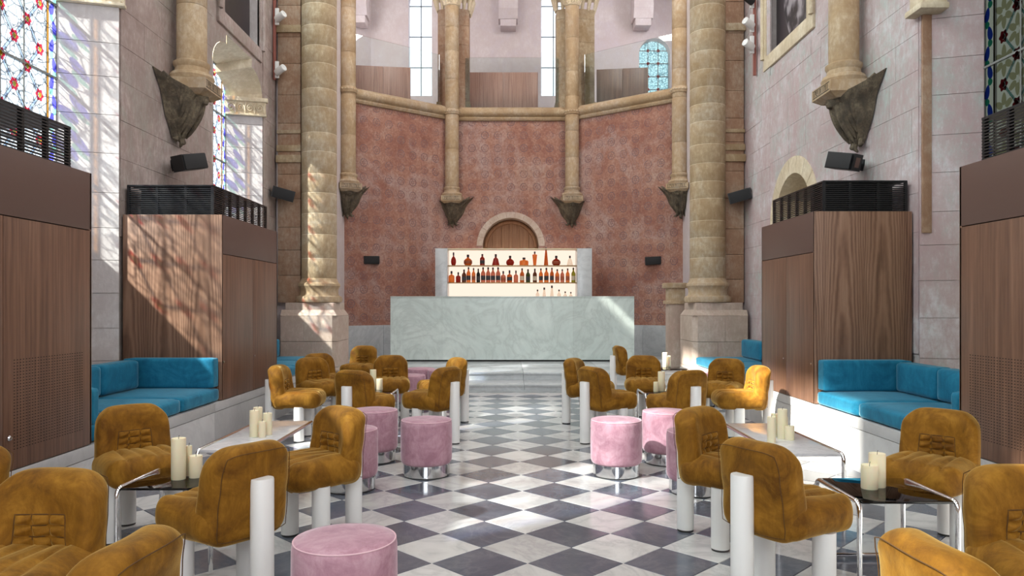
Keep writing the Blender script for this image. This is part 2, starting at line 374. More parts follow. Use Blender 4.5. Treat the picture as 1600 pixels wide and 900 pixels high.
for i in range(-12, 13):
    for j in range(-26, 20):
        for par in (0, 1):
            cx = X0+i*D+par*D/2; cy = Y0+j*D+(1-par)*D/2
            if not (-3.1 < cx < 3.1 and -8.5 < cy < 11.36): continue
            px = VPX+cx*FPX/max(cy, .1); ok = cy > 3.3 and -40 < px < 1640 and PL-.1 < cx < PR+.1
            vis.append((0 if ok else 1, cy, cx, par))
vis.sort(); cnt = 0
for hid, cy, cx, par in vis:
    if not hid and cnt < 300:
        inst('tile', tg if par else tw, fl, (cx, cy, 0)); cnt += 1
    else:
        rest[par].add([(cx+S, cy, 0), (cx, cy+S, 0), (cx-S, cy, 0), (cx, cy-S, 0), (cx+S, cy, -.012), (cx, cy+S, -.012), (cx-S, cy, -.012), (cx, cy-S, -.012)],
                      [(0, 1, 2, 3), (0, 1, 5, 4), (1, 2, 6, 5), (2, 3, 7, 6), (3, 0, 4, 7)])
tag(rest[1].build('grey_tiles', M['tile_grey'], fl, smooth=False), kind='stuff'); tag(rest[0].build('white_tiles', M['tile_white'], fl, smooth=False), kind='stuff')
# ---- steps and platform
st = MB().box(-3.5, 3.7, YS1-.03, 18, -.05, .02).build('floor_platform', M['step_marble'], smooth=False); struct(st)
xs = [-3.48, -1.15, .25, 1.6, 3.68]
for a, b in zip(xs[:-1], xs[1:]):
    MB().box(a+.002, b-.002, YS1, YS2+.05, .0, ZS1-.032).build('riser_slab', M['step_marble'], st)
    MB().box(a+.002, b-.002, YS1-.02, YS2+.05, ZS1-.03, ZS1, .004).build('tread_slab', M['step_marble'], st)
    MB().box(a+.002, b-.002, YS2, 13.4, ZS1, ZS2-.032).build('riser_slab', M['step_marble'], st)
for a, b in zip(xs[:-1], xs[1:]):
    for ya, yb in ((YS2-.02, 13.3), (13.3, 14.6), (14.6, 15.9), (15.9, 17.5)):
        MB().box(a+.002, b-.002, ya+.002, yb-.002, ZS2-.03, ZS2, .003).build('platform_slab', M['step_marble'], st)
# ---- ceiling and west wall
struct(MB().box(-6, 6.2, -9.2, 22, 11, 11.2).build('ceiling', M['gallery'], smooth=False))
wm = MB(); sheet(wm, rect(XL-.6, XR+.6, -.1, 11), [rect(-2.4, 2.4, 2.4, 7.6)], lambda a, z: (a, -8.9, z)); struct(wm.build('wall_west', M['wall_l'], smooth=False))
# ---- side walls
BL = [10.2, 6.1, 2.2, -1.9, -6.2]; BR = [9.7, 5.79, 1.7, -2.4, -6.5]
GL, GR = -4.2, 4.23
def side_wall(name, X, G, bays, mat, sgn):
    root = None; holes = []; rev = MB(); mats = []
    for k, c in enumerate(bays):
        if sgn > 0 and k == 0: hole = roundarch(c, .60, .5, 2.47); inner = [(y, z) for y, z in hole]
        elif k < 2: hole = shoulder(c, .93, .5, 4.42, .465, 4.9); inner = shoulder(c, .78, .5, 4.40, .40, 4.8)
        else: hole = lancet(c, .93, .5, 6.2); inner = lancet(c, .78, .5, 6.1)
        holes.append(hole)
        Gx = X+.45*sgn if (sgn > 0 and k == 0) else G
        strip(rev, [(X, y, z) for y, z in hole], [(Gx, y, z) for y, z in inner])
        cl = rect(c-1.25, c+1.25, 7.0 if k == 0 else 6.45, 8.9); holes.append(cl)  # high opening added out of view to let sun in
        strip(rev, [(X, y, z) for y, z in cl], [(X+.5*sgn, y, z) for y, z in cl])
    niche = (9.61, 10.98, 5.16, 6.8) if sgn < 0 else (9.23, 10.69, 4.93, 6.8)
    nh = rect(*niche); holes.append(nh)
    strip(rev, [(X, y, z) for y, z in nh], [(X+.16*sgn, y, z) for y, z in nh])
    m = MB(); xb = X+.012*sgn
    sheet(m, rect(-9, 11.9, -.1, 11.05), holes, lambda y, z: (xb, y, z))
    root = struct(m.build(name, mat, smooth=False))
    r = rev.build('window_reveals', [M['jamb'], M['cream']], root, smooth=False)
    for p in r.data.polygons:
        if p.center.z > 4.41 and p.center.z < 5 or (sgn > 0 and 9.0 < p.center.y < 10.4 and p.center.z < 3.3): p.material_index = 1
    # blind backs: niche panel, parapets under the windows
    b = MB()
    for k, c in enumerate(bays):
        if sgn > 0 and k == 0: b.box(X+.44, X+.5, c-.7, c+.7, .4, 3.2)
        else: b.box(min(G, G+.04*sgn), max(G, G+.04*sgn), c-.80, c+.80, .45, 2.15)
    b.build('parapets', M['cream'] if sgn > 0 else M['jamb'], root, smooth=False)
    # ashlar on the piers
    def ashlar(y0, y1, z0, z1, key):
        rnd = random.Random(key); z = z0; row = 0
        while z < z1-.05:
            h = min(.36+rnd.uniform(-.03, .04), z1-z); y = y0-(rnd.uniform(.1, .5))
            while y < y1-.02:
                L = rnd.uniform(.55, .95); a, e = max(y, y0), min(y+L, y1)
                if y1-e < .15: e = y1
                if e-a > .03:
                    pr = rnd.uniform(0, .003)*sgn
                    xa, xb_ = X-pr, X+.02*sgn
                    MB().box(min(xa, xb_), max(xa, xb_), a+.0016, e-.0016, z+.0016, z+h-.0016).build('stone_block', mat, root, smooth=False)
                y = e if e == y1 else y+L
            z += h; row += 1
    if sgn < 0:
        ashlar(7.06, 9.25, 2.0, 6.8, 3); ashlar(11.16, 11.72, .45, 6.8, 5); ashlar(9.0, 9.25, 6.8, 6.9, 8)
    else:
        ashlar(6.74, 8.84, .9, 4.62, 11); ashlar(8.84, 10.56, 3.36, 4.62, 12); ashlar(10.56, 11.72, .45, 6.8, 13); ashlar(6.74, 8.95, 4.62, 6.8, 14)
    # ashlar courses on the far window jambs
    for k, c in enumerate(bays[:2]):
        if sgn > 0 and k == 0: continue
        ya, yb = c+.78, c+.93; L = math.hypot(G-X, yb-ya); ang = math.atan2(yb-ya, X-G)
        z = .5; rnd = random.Random(k+sgn*5)
        while z < 4.1:
            h = min(.33+rnd.uniform(-.03, .05), 4.17-z)
            if 4.17-(z+h) < .12: h = 4.17-z
            MB().box(0, L, -.014, .01, z+.0025, z+h-.0025).build('jamb_stone', M['jamb'] if sgn < 0 else M['wall_r'], root, (G, ya, 0), (0, 0, ang), smooth=False)
            z += h
        # carved impost
        if not (sgn > 0 and k == 0):
            im = MB().box(0, L+.06, -.07, .02, 4.17, 4.20, .005).box(0, L+.05, -.045, .02, 4.20, 4.38).box(0, L+.08, -.085, .02, 4.38, 4.44, .008)
            e = im.build('impost', M['cream'], root, (G, ya, 0), (0, 0, ang))
            s = MB()
            for q in range(4):
                x = .08+q*.135; pts = [(x+math.cos(t)*.055*(1-t/14), -.05, 4.285+math.sin(t)*.062*(1-t/14)*(1 if q % 2 else 1)) for t in [i*.45 for i in range(24)]]
                s.tube(pts, .011, 6); s.lathe([(.0, -.01), (.018, 0), (.0, .012)], 8, (x, -.055, 4.285))
                s.tube([(x+.068, -.05, 4.21), (x+.058, -.056, 4.28), (x+.075, -.05, 4.37)], .012, 6)
            s.build('scroll_carving', M['cream'], root, (G, ya, 0), (0, 0, ang))
    return root
wl = side_wall('wall_left', XL, GL, BL, M['wall_l'], -1)
wr = side_wall('wall_right', XR, GR, BR, M['wall_r'], 1)
struct(MB().box(XL-1.9, XL-.02, -9, 12, 8.95, 9.05).build('trim_6', M['joint'], smooth=False))      # unseen slab added outside to cut the sun through the left high openings
# ---- trim: niche frames, arch ring, corner strip
def frame(n, X, y0, y1, z0, mat, sgn, wd=.20):
    o = MB(); a, b = sorted((X-.02*sgn, X+.03*sgn))
    o.box(a, b, y0-wd, y0, z0-wd*.95, 6.8, .006).box(a, b, y1, y1+wd*.5, z0-wd*.95, 6.8, .006).box(a, b, y0, y1, z0-wd*.95, z0, .006)
    a, b = sorted((X-.055*sgn, X))
    for yy in (y0-wd+.02, y1+wd*.5-.02): o.tube([(X-.03*sgn, yy, z0-.02), (X-.03*sgn, yy, 6.8)], [.035, .035], 10)
    return struct(o.build('trim_%d' % n, mat))
frame(1, XL, 9.61, 10.98, 5.16, M['wall_l'], -1); frame(2, XR, 9.23, 10.69, 4.93, M['cream'], 1)
ar = struct(bpy.data.objects.new('trim_3', None)); C.objects.link(ar)
nv = 9
for k in range(nv):
    a0, a1 = math.pi*k/nv+.006, math.pi*(k+1)/nv-.006; m = MB()
    inn = [(9.7-.60*math.cos(a0+(a1-a0)*i/4), 2.47+.60*math.sin(a0+(a1-a0)*i/4)) for i in range(5)]
    out = [(9.7-.82*math.cos(a0+(a1-a0)*i/4), 2.47+.82*math.sin(a0+(a1-a0)*i/4)) for i in range(5)]
    poly = inn+out[::-1]
    vs = [(XR-.012, y, z) for y, z in poly]+[(XR+.03, y, z) for y, z in poly]; n = len(poly)
    m.add(vs, [(i, (i+1) % n, (i+1) % n+n, i+n) for i in range(n)]+[(i, i+1, 8-i, 9-i) for i in range(4)]).build('voussoir', M['cream'], ar, smooth=False)
for sy in (-1, 1):
    for k in range(5):
        y = 9.7+sy*.71; MB().box(XR-.012, XR+.03, y-.108, y+.108, .5+k*.394+.003, .5+(k+1)*.394-.003).build('jamb_stone', M['cream'], ar, smooth=False)
fp = MB(); sheet(fp, rect(8.84, 10.56, .5, 3.362), [roundarch(9.7, .80, .52, 2.47)], lambda y, z: (XR+.001, y, z)); fp.build('plaster_patch', M['wall_r'], wr, smooth=False)
cs = struct(MB().box(XR+.004, XR+.085, 6.674, 6.70, 2.0, 3.97, .002).build('trim_4', M['ochre_red']))
struct(MB().box(XR-.10, XR+.16, 6.52, 6.80, 3.97, 4.03, .02).box(XR-.06, XR+.16, 6.56, 6.78, 4.03, 4.4, .01).build('trim_5', M['cream']))
# ---- pictures in the upper niches
pic = empty('painting', (XL-.15, 10.3, 5.2), 0, 'very dark painting in the upper left wall niche', 'painting')
pt = NT('dark_painting'); pc = pt.ramp(pt.noise(pt.coord('Object', (1, 1, .6)), 2.5, 5, .6), [(.4, (.012, .008, .012)), (.75, (.035, .022, .024))])
MB().box(-.01, .01, -.69, .68, -.04, 1.6).build('canvas', pt.done(pc, .35), pic, smooth=False)
pic = empty('photograph', (XR+.15, 9.96, 4.95), 0, 'grey photograph of folded cloth in the upper right wall niche', 'photograph')
pt = NT('grey_photograph'); wv = pt.n('ShaderNodeTexWave'); pt.l(pt.coord('Object', (1, 1, .8)), wv.inputs[0]); wv.inputs['Scale'].default_value = 3.0; wv.inputs['Distortion'].default_value = 9; wv.inputs['Detail'].default_value = 3
sxp = pt.n('ShaderNodeSeparateXYZ'); pt.l(pt.coord('Object'), sxp.inputs[0])
msk = pt.math('LESS_THAN', sxp.outputs[1], pt.math('MULTIPLY_ADD', pt.math('SINE', pt.math('MULTIPLY', sxp.outputs[2], 2.2)), .3, .15))
pc = pt.mix(msk, (.05, .038, .042), pt.ramp(wv.outputs['Fac'], [(.1, (.03, .025, .03)), (.5, (.16, .14, .155)), (.9, (.34, .31, .33))]))
MB().box(-.01, .01, -.73, .73, -.04, 1.6).build('print', pt.done(pc, .4), pic, smooth=False)

# ---- chancel side walls, pilasters, pedestals, large columns
for nm, xw, hs in (('wall_chancel_left', -3.48, []), ('wall_chancel_right', 3.71, [])):
    m = MB(); sheet(m, rect(11.85, 15.8, 0, 11), hs, lambda y, z: (xw, y, z)); struct(m.build(nm, M['gallery'], smooth=False))
struct(MB().box(-3.95, -3.45, 11.84, 11.92, 0, 11).build('wall_end_left', M['gallery'], smooth=False)); struct(MB().box(3.68, 3.95, 11.84, 11.92, 0, 11).build('wall_end_right', M['gallery'], smooth=False))
def stack(root, name, poly_fn, z0, z1, hmin, hmax, mat, seed, gap=.005):
    rnd = random.Random(seed); z = z0
    while z < z1-.02:
        h = min(rnd.uniform(hmin, hmax), z1-z)
        if z1-z-h < .1: h = z1-z
        poly_fn(MB(), z+gap/2, z+h-gap/2, rnd).build(name, mat, root); z += h
def pilaster(s, x0, x1, y0, y1, lab):
    r = empty('pilaster', ((x0+x1)/2, (y0+y1)/2, 1.38), 0, lab, 'pilaster', 'pilasters beside the large columns')
    ox, oy = (x0+x1)/2, (y0+y1)/2; hw, hd = (x1-x0)/2, (y1-y0)/2
    stack(r, 'stone_block', lambda m, a, b, q: m.box(-hw, hw, -hd, hd, a-1.38, b-1.38, .004), 1.38, 8.2, .36, .5, M['ochre_red'], 31+s)
    for z, hh, e in ((3.60, .12, .05), (3.78, .10, .035), (4.06, .06, .03), (5.66, .12, .05)):
        MB().box(-hw-e*.4, hw+e*.4, -hd-e, hd, z-1.38, z-1.38+hh, .015).build('moulding', M['ochre'], r)
pilaster(-1, -3.66, -3.30, 11.74, 12.1, 'rust stone pilaster left of the left large column')
pilaster(1, 3.40, 3.72, 11.66, 12.1, 'rust stone pilaster right of the right large column')
def big_column(s, cx, cy, xo, xi, lab):
    r = empty('stone_column', (cx, cy, 0), 0, lab, 'column', 'large round columns flanking the bar')
    X = lambda x: x-cx
    # pedestal: dressed blocks, lower tier wider with a chamfered cap
    rnd = random.Random(cx); zs = [0, .38, .78, 1.18]
    for i in range(3):
        mid = xo+(xi-xo)*(.55 if i % 2 else .42)
        for a, b in ((xo, mid), (mid, xi)):
            lo, hi = sorted((X(a), X(b))); ch = .07
            if b == xi:   # inner corner chamfered
                q = X(xi); t = -s
                poly = [(X(a), -.36), (q-t*ch, -.36), (q, -.36+ch), (q, .50), (X(a), .50)]
                MB().prism(poly, zs[i]+.003, zs[i+1]-.003).build('pedestal_block', M['pedestal'], r, smooth=False)
            else: MB().box(lo+.003, hi-.003, -.36, .50, zs[i]+.003, zs[i+1]-.003).build('pedestal_block', M['pedestal'], r, smooth=False)
    lo, hi = sorted((X(xo), X(xi))); MB().box(lo+.06, hi-.06, -.30, .46, 1.16, 1.38, .006).build('pedestal_cap', M['pedestal'], r)
    q = X(xi); t = -s
    MB().add([(X(xo), -.36, 1.18), (q, -.36, 1.18), (q-t*.06, -.30, 1.27), (X(xo), -.30, 1.27), (q, .5, 1.18), (q-t*.06, .46, 1.27)], [(0, 1, 2, 3), (1, 4, 5, 2)]).build('pedestal_chamfer', M['pedestal'], r, smooth=False)
    MB().lathe([(.30, 1.38), (.352, 1.39), (.365, 1.43), (.352, 1.475), (.315, 1.49), (.30, 1.52), (.298, 1.58), (.315, 1.62), (.33, 1.645), (.325, 1.68), (.30, 1.70), (.285, 1.74), (.277, 1.76)], 40).build('base', M['shaft'], r)
    MB().lathe([(.2728, 1.7), (.2728, 11)], 36).build('mortar_core', M['cream'], r)
    stack(r, 'drum', lambda m, a, b, q: m.lathe([(.2725, a), (.2748, a+.005), (.275, (a+b)/2), (.2748, b-.005), (.2725, b)], 36), 1.76, 8.6, .26, .40, M['ochre'], int(abs(cx)*100))
big_column(-1, -3.01, 11.78, -3.52, -2.65, 'large round drum column left of the bar on pale pedestal')
big_column(1, 3.155, 11.70, 3.68, 2.84, 'large round drum column right of the bar on pale pedestal')
sb = empty('stone_stub', (2.78, 12.6, 1.36), 0, 'small moulded stone stub left of the right column base', 'stone block')
MB().box(-.1, .25, -.1, .2, -.0, .06, .01).box(-.06, .22, -.07, .17, .06, .27).build('block', M['shaft'], sb)
MB().box(-.12, .25, -.12, .2, .27, .36, .02).build('cap', M['shaft'], sb)
MB().box(-.06, .22, -.07, .17, -1.2, 0).build('stem', M['pedestal'], sb)

# ---- apse: three painted facets
AP = [(-3.48, 15.7), (-1.31, 17.4), (1.49, 17.4), (3.71, 15.7)]
ZSILL = 5.70
walls = []
for i, nm in enumerate(('wall_apse_left', 'wall_apse_center', 'wall_apse_right')):
    (xa, ya), (xb, yb) = AP[i], AP[i+1]; L = math.hypot(xb-xa, yb-ya); ang = math.atan2(yb-ya, xb-xa)
    m = MB(); holes = []
    if i == 1:
        dc = .06-xa; hole = roundarch(dc, .66, .21, 2.73, 24); hole = [(a, z) for a, z in hole]; holes = [hole]
    sheet(m, rect(0, L, .2, ZSILL+.1), holes, lambda a, z: (a, 0, z))
    o = struct(m.build(nm, M['red'], None, (xa, ya, 0), (0, 0, ang), smooth=False)); walls.append(o)
    if i == 1:
        rv = MB(); strip(rv, [(a, 0, z) for a, z in hole], [(a, .45, z) for a, z in hole]); rv.build('door_reveal', M['pedestal'], o, smooth=False)
        n = 11
        for k in range(n):
            a0, a1 = math.pi*k/n+.004, math.pi*(k+1)/n-.004; q = MB()
            inn = [(dc-.66*math.cos(a0+(a1-a0)*t/3), 2.73+.66*math.sin(a0+(a1-a0)*t/3)) for t in range(4)]
            out = [(dc-.80*math.cos(a0+(a1-a0)*t/3), 2.73+.80*math.sin(a0+(a1-a0)*t/3)) for t in range(4)]
            poly = inn+out[::-1]; c = len(poly)
            q.add([(a, -.03, z) for a, z in poly]+[(a, .02, z) for a, z in poly], [(t, (t+1) % c, (t+1) % c+c, t+c) for t in range(c)]+[(t, t+1, 6-t, 7-t) for t in range(3)]).build('arch_stone', M['pedestal'], o, smooth=False)
    # marble dado slabs
    nd = 3
    for k in range(nd):
        MB().box(L*k/nd+.003, L*(k+1)/nd-.003, -.03, .01, ZS2, .90, .004).build('dado_slab', M['step_marble'], o)
    # moulded string course and sloping sill
    pr = [(0, ZSILL-.03), (-.05, ZSILL-.02), (-.075, ZSILL+.02), (-.05, ZSILL+.06), (-.085, ZSILL+.075), (-.12, ZSILL+.10), (-.14, ZSILL+.145), (-.135, ZSILL+.20), (-.10, ZSILL+.235), (.02, ZSILL+.30), (.42, ZSILL+.31), (.42, ZSILL-.1)]
    ns = 4
    for k in range(ns):
        a, b = L*k/ns+(.002 if k else -.06), L*(k+1)/ns-(.002 if k < ns-1 else -.06)
        s = MB(); s.add([(a, y, z) for y, z in pr]+[(b, y, z) for y, z in pr], [(t, t+1, len(pr)+t+1, len(pr)+t) for t in range(len(pr)-1)]+[tuple(range(len(pr))), tuple(range(2*len(pr)-1, len(pr)-1, -1))])
        s.build('string_course', M['shaft'], o)
    # glass balustrade
    g = MB().box(.30, L-.30, .10, .112, 6.02, 7.2).build('glass_balustrade_pane', M['clear'], o, smooth=False)
# door behind the bar
d = struct(bpy.data.objects.new('door_1', None)); C.objects.link(d); d.location = (.06, 17.78, 0)
for k in range(6):
    x0 = -.66+k*.22; MB().box(x0+.003, x0+.217, 0, .05, ZS2, 3.45, .006).build('plank', M['door_wood'], d)
MB().box(-.7, .7, .05, .09, ZS2, 3.5).build('backing', M['door_wood'], d, smooth=False)
MB().box(-.03, .03, -.03, 0, ZS2, 3.42, .006).build('stile', M['door_wood'], d)
MB().tube([(.60*math.cos(a), -.02, 2.73+.60*math.sin(a)) for a in [math.pi*i/20 for i in range(21)]], .045, 8).build('arched_rail', M['door_wood'], d)

# ---- shafts on winged corbels
def wing_mesh():
    m = MB()
    def f(u, v):
        a = (u-.5)*2; w = .40*(1-v)**.9+.075; p = (.30*(1-v)**.8+.07)*(1-abs(a)**1.6)+.015
        z = -.46*v+.17*abs(a)**2.2*(1-v)**1.2
        z -= .03*abs(math.sin(a*9))*(.3+v) if v > .9 else 0
        p += (.034*(abs(math.sin(a*11+.8*v))-.5)*(1-.3*v)+.018*(abs(math.sin(v*13+a*a*5))-.5))*min(1, v*8)*min(1, abs(a)*5)*min(1, (1-abs(a))*12)
        return (a*w*(1+.06*math.cos(v*9)), -p, z)
    m.grid(f, 96, 36)
    top = [f(i/96, 0) for i in range(97)]
    m.add(top+[(x, .02, z) for x, y, z in top], [(i, i+1, 98+i, 97+i) for i in range(96)])
    m.lathe([(0, -.05), (.045, -.03), (.055, 0), (.03, .05), (0, .06)], 12, (0, -.33, -.06))
    m.tube([(-.07, -.05, -.44), (-.1, -.07, -.50), (-.15, -.06, -.49)], [.03, .025, .008], 8).tube([(.07, -.05, -.44), (.1, -.07, -.50), (.15, -.06, -.49)], [.03, .025, .008], 8)
    m.tube([(0, -.07, -.42), (0, -.09, -.52), (.02, -.06, -.56)], [.04, .03, .01], 8)
    return m.mesh('winged_corbel', M['corbel'])
WING = wing_mesh()
FEA = []
for k in range(8):
    t = k/7; P0 = Vector((.07+.33*t, -.30+.25*t, .0+.15*t**1.5)); P1 = Vector((.05+.17*t, -.10+.03*t, -.46+.42*t**1.2)); m = MB(); pts = []; rr = []
    for i in range(9):
        e = i/8; q = P0.lerp(P1, e); q.y -= .035*math.sin(math.pi*e)+.014; pts.append(q); rr.append((.030-.008*t)*(.75+.5*math.sin(math.pi*min(1, e*1.1)))*(1 if i < 8 else .35))
    FEA.append(MB().tube(pts, rr, 8).mesh('feather', M['corbel']))
def abacus_mesh():
    m = MB(); prof = [(.17, -.37, .12), (.23, -.42, .12)]
    lo = [(-.19, 0), (-.17, -.36), (.17, -.36), (.19, 0)]; hi = [(-.26, 0), (-.23, -.44), (.23, -.44), (.26, 0)]
    vs = [(x, y, -.05) for x, y in lo]+[(x, y, .0) for x, y in hi]+[(x, y, .115) for x, y in hi]
    fs = [(i, i+1, i+5, i+4) for i in range(3)]+[(i+4, i+5, i+9, i+8) for i in range(3)]+[(8, 9, 10, 11), (0, 1, 2, 3)]
    return m.add(vs, fs).mesh('abacus', M['shaft'], smooth=False)
ABA = abacus_mesh()
def letters_mesh():
    m = MB(); rnd = random.Random(4); x = -.19
    m.box(-.20, .20, -.4425, -.435, .018, .028).box(-.20, .20, -.4425, -.435, .094, .102)
    while x < .18:
        wd = rnd.choice([.022, .03, .034]); z0, z1 = .034, .088
        m.box(x, x+.008, -.4425, -.435, z0, z1)
        if wd > .025:
            m.box(x+wd-.008, x+wd, -.4425, -.435, z0+(.02 if rnd.random() < .3 else 0), z1)
            zz = rnd.choice([z0, z1-.008, (z0+z1)/2-.004]); m.box(x, x+wd, -.4425, -.435, zz, zz+.008)
        x += wd+.012
    return m.mesh('carved_lettering', M['corbel'], smooth=False)
LET = letters_mesh()
def wall_shaft(loc, face, r, zb, ztop, lab, ring=None, seed=1, mat='shaft', cap=False, push=.2, grp='shafts on winged corbels'):
    """face: direction the corbel looks, radians; zb: top of the corbel abacus"""
    root = empty('wall_shaft', loc, face+math.pi/2, lab, 'column', grp)
    wg = inst('winged_corbel', WING, root, (0, 0, zb-.145))
    for fm_ in FEA: inst('feather', fm_, wg); inst('feather', fm_, wg, scale=(-1, 1, 1))
    a = inst('abacus', ABA, root, (0, 0, zb-.115)); inst('carved_lettering', LET, a)
    c = (0, -push, 0)
    MB().lathe([(r*1.05, zb), (r*1.42, zb+.01), (r*1.5, zb+.05), (r*1.40, zb+.085), (r*1.15, zb+.10), (r*1.10, zb+.15), (r*1.22, zb+.18), (r*1.22, zb+.21), (r*1.02, zb+.23)], 28, c).build('base', M[mat], root)
    stack(root, 'drum', lambda m, a_, b_, q: m.lathe([(r*.985, a_), (r, a_+.006), (r, b_-.006), (r*.985, b_)], 28, c), zb+.23, ztop, .55, .95, M[mat], seed, .004)
    if ring:
        MB().lathe([(r, ring-.06), (r*1.12, ring-.05), (r*1.16, ring-.02), (r*1.22, ring+.01), (r*1.16, ring+.04), (r*1.12, ring+.06), (r, ring+.07)], 28, c).build('ring', M[mat], root)
        b = MB()
        for k in range(18):
            t = 2*math.pi*k/18; b.lathe([(0, -.018), (.018, 0), (0, .018)], 6, (r*1.2*math.cos(t), -push+r*1.2*math.sin(t), ring+.01))
        b.build('bead_band', M['cream'], root)
    if cap:
        MB().lathe([(r, ztop), (r*1.15, ztop+.02), (r*1.0, ztop+.06), (r*1.1, ztop+.2), (r*1.6, ztop+.42), (r*1.8, ztop+.46)], 20, c).build('capital', M['cream'], root)
        lf = MB()
        for tier, (zz, n, hh) in enumerate(((.05, 8, .2), (.2, 8, .22))):
            for k in range(n):
                t = 2*math.pi*(k+.5*tier)/n; rr = r*(1.02+.25*tier)
                pts = [(rr*math.cos(t)*e, -push+rr*math.sin(t)*e, ztop+zz+q) for e, q in ((1, 0), (1.12, hh*.5), (1.35, hh*.9), (1.62, hh*.95), (1.6, hh*.72))]
                lf.tube(pts, [.03, .045, .04, .03, .012], 6)
        lf.build('leaf_carving', M['cream'], root)
    return root
wall_shaft((XL, 8.18, 0), 0, .158, 3.80, 6.9, 'cut-off shaft on winged corbel on the left wall', None, 1)
wall_shaft((XR, 7.80, 0), math.pi, .150, 3.66, 6.9, 'cut-off shaft on winged corbel on the right wall', None, 2)
for (x, y), fa, lab, sd_, cp in (((-3.42, 15.62), R(-65), 'slender apse shaft just right of the left large column', 5, False), ((-1.31, 17.40), R(-90), 'slender apse shaft above the left end of the lit shelves', 6, True),
                             ((1.49, 17.40), R(-90), 'slender apse shaft above the right end of the lit shelves', 7, True), ((3.66, 15.62), R(-115), 'slender apse shaft just left of the right large column', 8, False)):
    wall_shaft((x, y, 0), fa, .16, 3.86, 8.28 if cp else 8.9, lab, ZSILL+.12, sd_, 'shaft', cp, .17)

# ---- gallery behind the apse openings
gfl = struct(MB().prism([(-3.5, 15.8), (-1.33, 17.5), (1.51, 17.5), (3.73, 15.8), (5.9, 17.0), (5.4, 21.1), (-5.2, 21.1), (-5.6, 17.0)], 5.5, 5.6).build('floor_gallery', M['gallery'], smooth=False))
GW = [(-3.5, 15.75), (-5.6, 17.0), (-5.2, 19.6), (-3.9, 21.0), (5.0, 21.0), (5.6, 19.6), (5.9, 17.0), (3.73, 15.75)]
gw = struct(bpy.data.objects.new('wall_gallery', None)); C.objects.link(gw)
for i in range(len(GW)-1):
    (xa, ya), (xb, yb) = GW[i], GW[i+1]; L = math.hypot(xb-xa, yb-ya); m = MB(); hs = []
    if i == 3: hs = [lancet(-2.5+3.9, .33, 7.28, 10.8), lancet(1.30+3.9, .36, 7.28, 10.8), roundarch(4.16+3.9, .44, 6.4, 8.48, 16)]
    sheet(m, rect(0, L, 5.5, 11.05), hs, lambda a, z: (a, 0, z))
    wall_part = m.build('wall_panel', M['gallery'], gw, (xa, ya, 0), (0, 0, math.atan2(yb-ya, xb-xa)), smooth=False)
    if i == 3:
        rv = MB()
        for h in hs: strip(rv, [(a, 0, z) for a, z in h], [(a, .3, z) for a, z in h])
        rv.build('lancet_reveal', M['gallery'], wall_part, smooth=False)
for n, (x, hw) in enumerate(((-2.5, .33), (1.3, .36))):
    wd = struct(bpy.data.objects.new('window_%d' % (n+6), None)); C.objects.link(wd); wd.location = (x, 21.26, 0)
    for k in range(4):
        for e in (-1, 0):
            MB().box(e*hw+.012, (e+1)*hw-.012, 0, .01, 7.29+k*.88, 7.29+(k+1)*.88-.02).build('pane', M['g_frost'], wd, smooth=False)
    b = MB().box(-.012, .012, -.02, .02, 7.28, 10.8)
    for k in range(5): b.box(-hw, hw, -.02, .02, 7.27+k*.88, 7.29+k*.88)
    b.build('muntins', M['iron'], wd, smooth=False)
wd = struct(bpy.data.objects.new('window_10', None)); C.objects.link(wd); wd.location = (4.16, 21.24, 0)  # built window standing in for a reflection in the gallery glass
for k in range(7):
    for e in range(3):
        x0, x1 = -.44+e*.293, -.44+(e+1)*.293; MB().box(x0+.006, x1-.006, 0, .008, 6.42+k*.37, 6.42+(k+1)*.37-.012).build('pane', M['g_aqua'], wd, smooth=False)
        if e < 2 and k < 6: MB().lathe([(.0, 0), (.045, 0), (.045, .004), (0, .004)], 10).build('rosette', M['g_red'], wd, (x1, -.01, 6.42+(k+1)*.37), (R(90), 0, 0), smooth=False)
bb = MB()
for k in range(8): bb.box(-.44, .44, -.012, .02, 6.412+k*.37, 6.426+k*.37)
for e in range(4): bb.box(-.446+e*.293, -.434+e*.293, -.012, .02, 6.4, 9.0)
bb.build('leading', M['lead'], wd, smooth=False)
# hanging corbels on the gallery wall
for x, yy, lab in ((-4.15, 20.7, 'hanging stone corbel at the left of the gallery wall'), (.0, 20.95, 'hanging stone corbel in the middle of the gallery wall'), (3.75, 20.9, 'hanging stone corbel at the right of the gallery wall')):
    r = empty('stone_corbel', (x, yy, 9.1), 0, lab, 'corbel', 'corbels on the gallery wall')
    MB().box(-.27, .27, -.5, .05, .45, 2.0, .02).build('block', M['gallery'], r)
    MB().box(-.22, .22, -.4, .05, 0, .2, .02).build('stem', M['gallery'], r)
    MB().prism([(.05, .45), (-.5, .45), (-.4, .2), (.05, .2)], -.27, .27).build('bracket', M['gallery'], r, (0, 0, 0), (R(90), 0, R(90)))
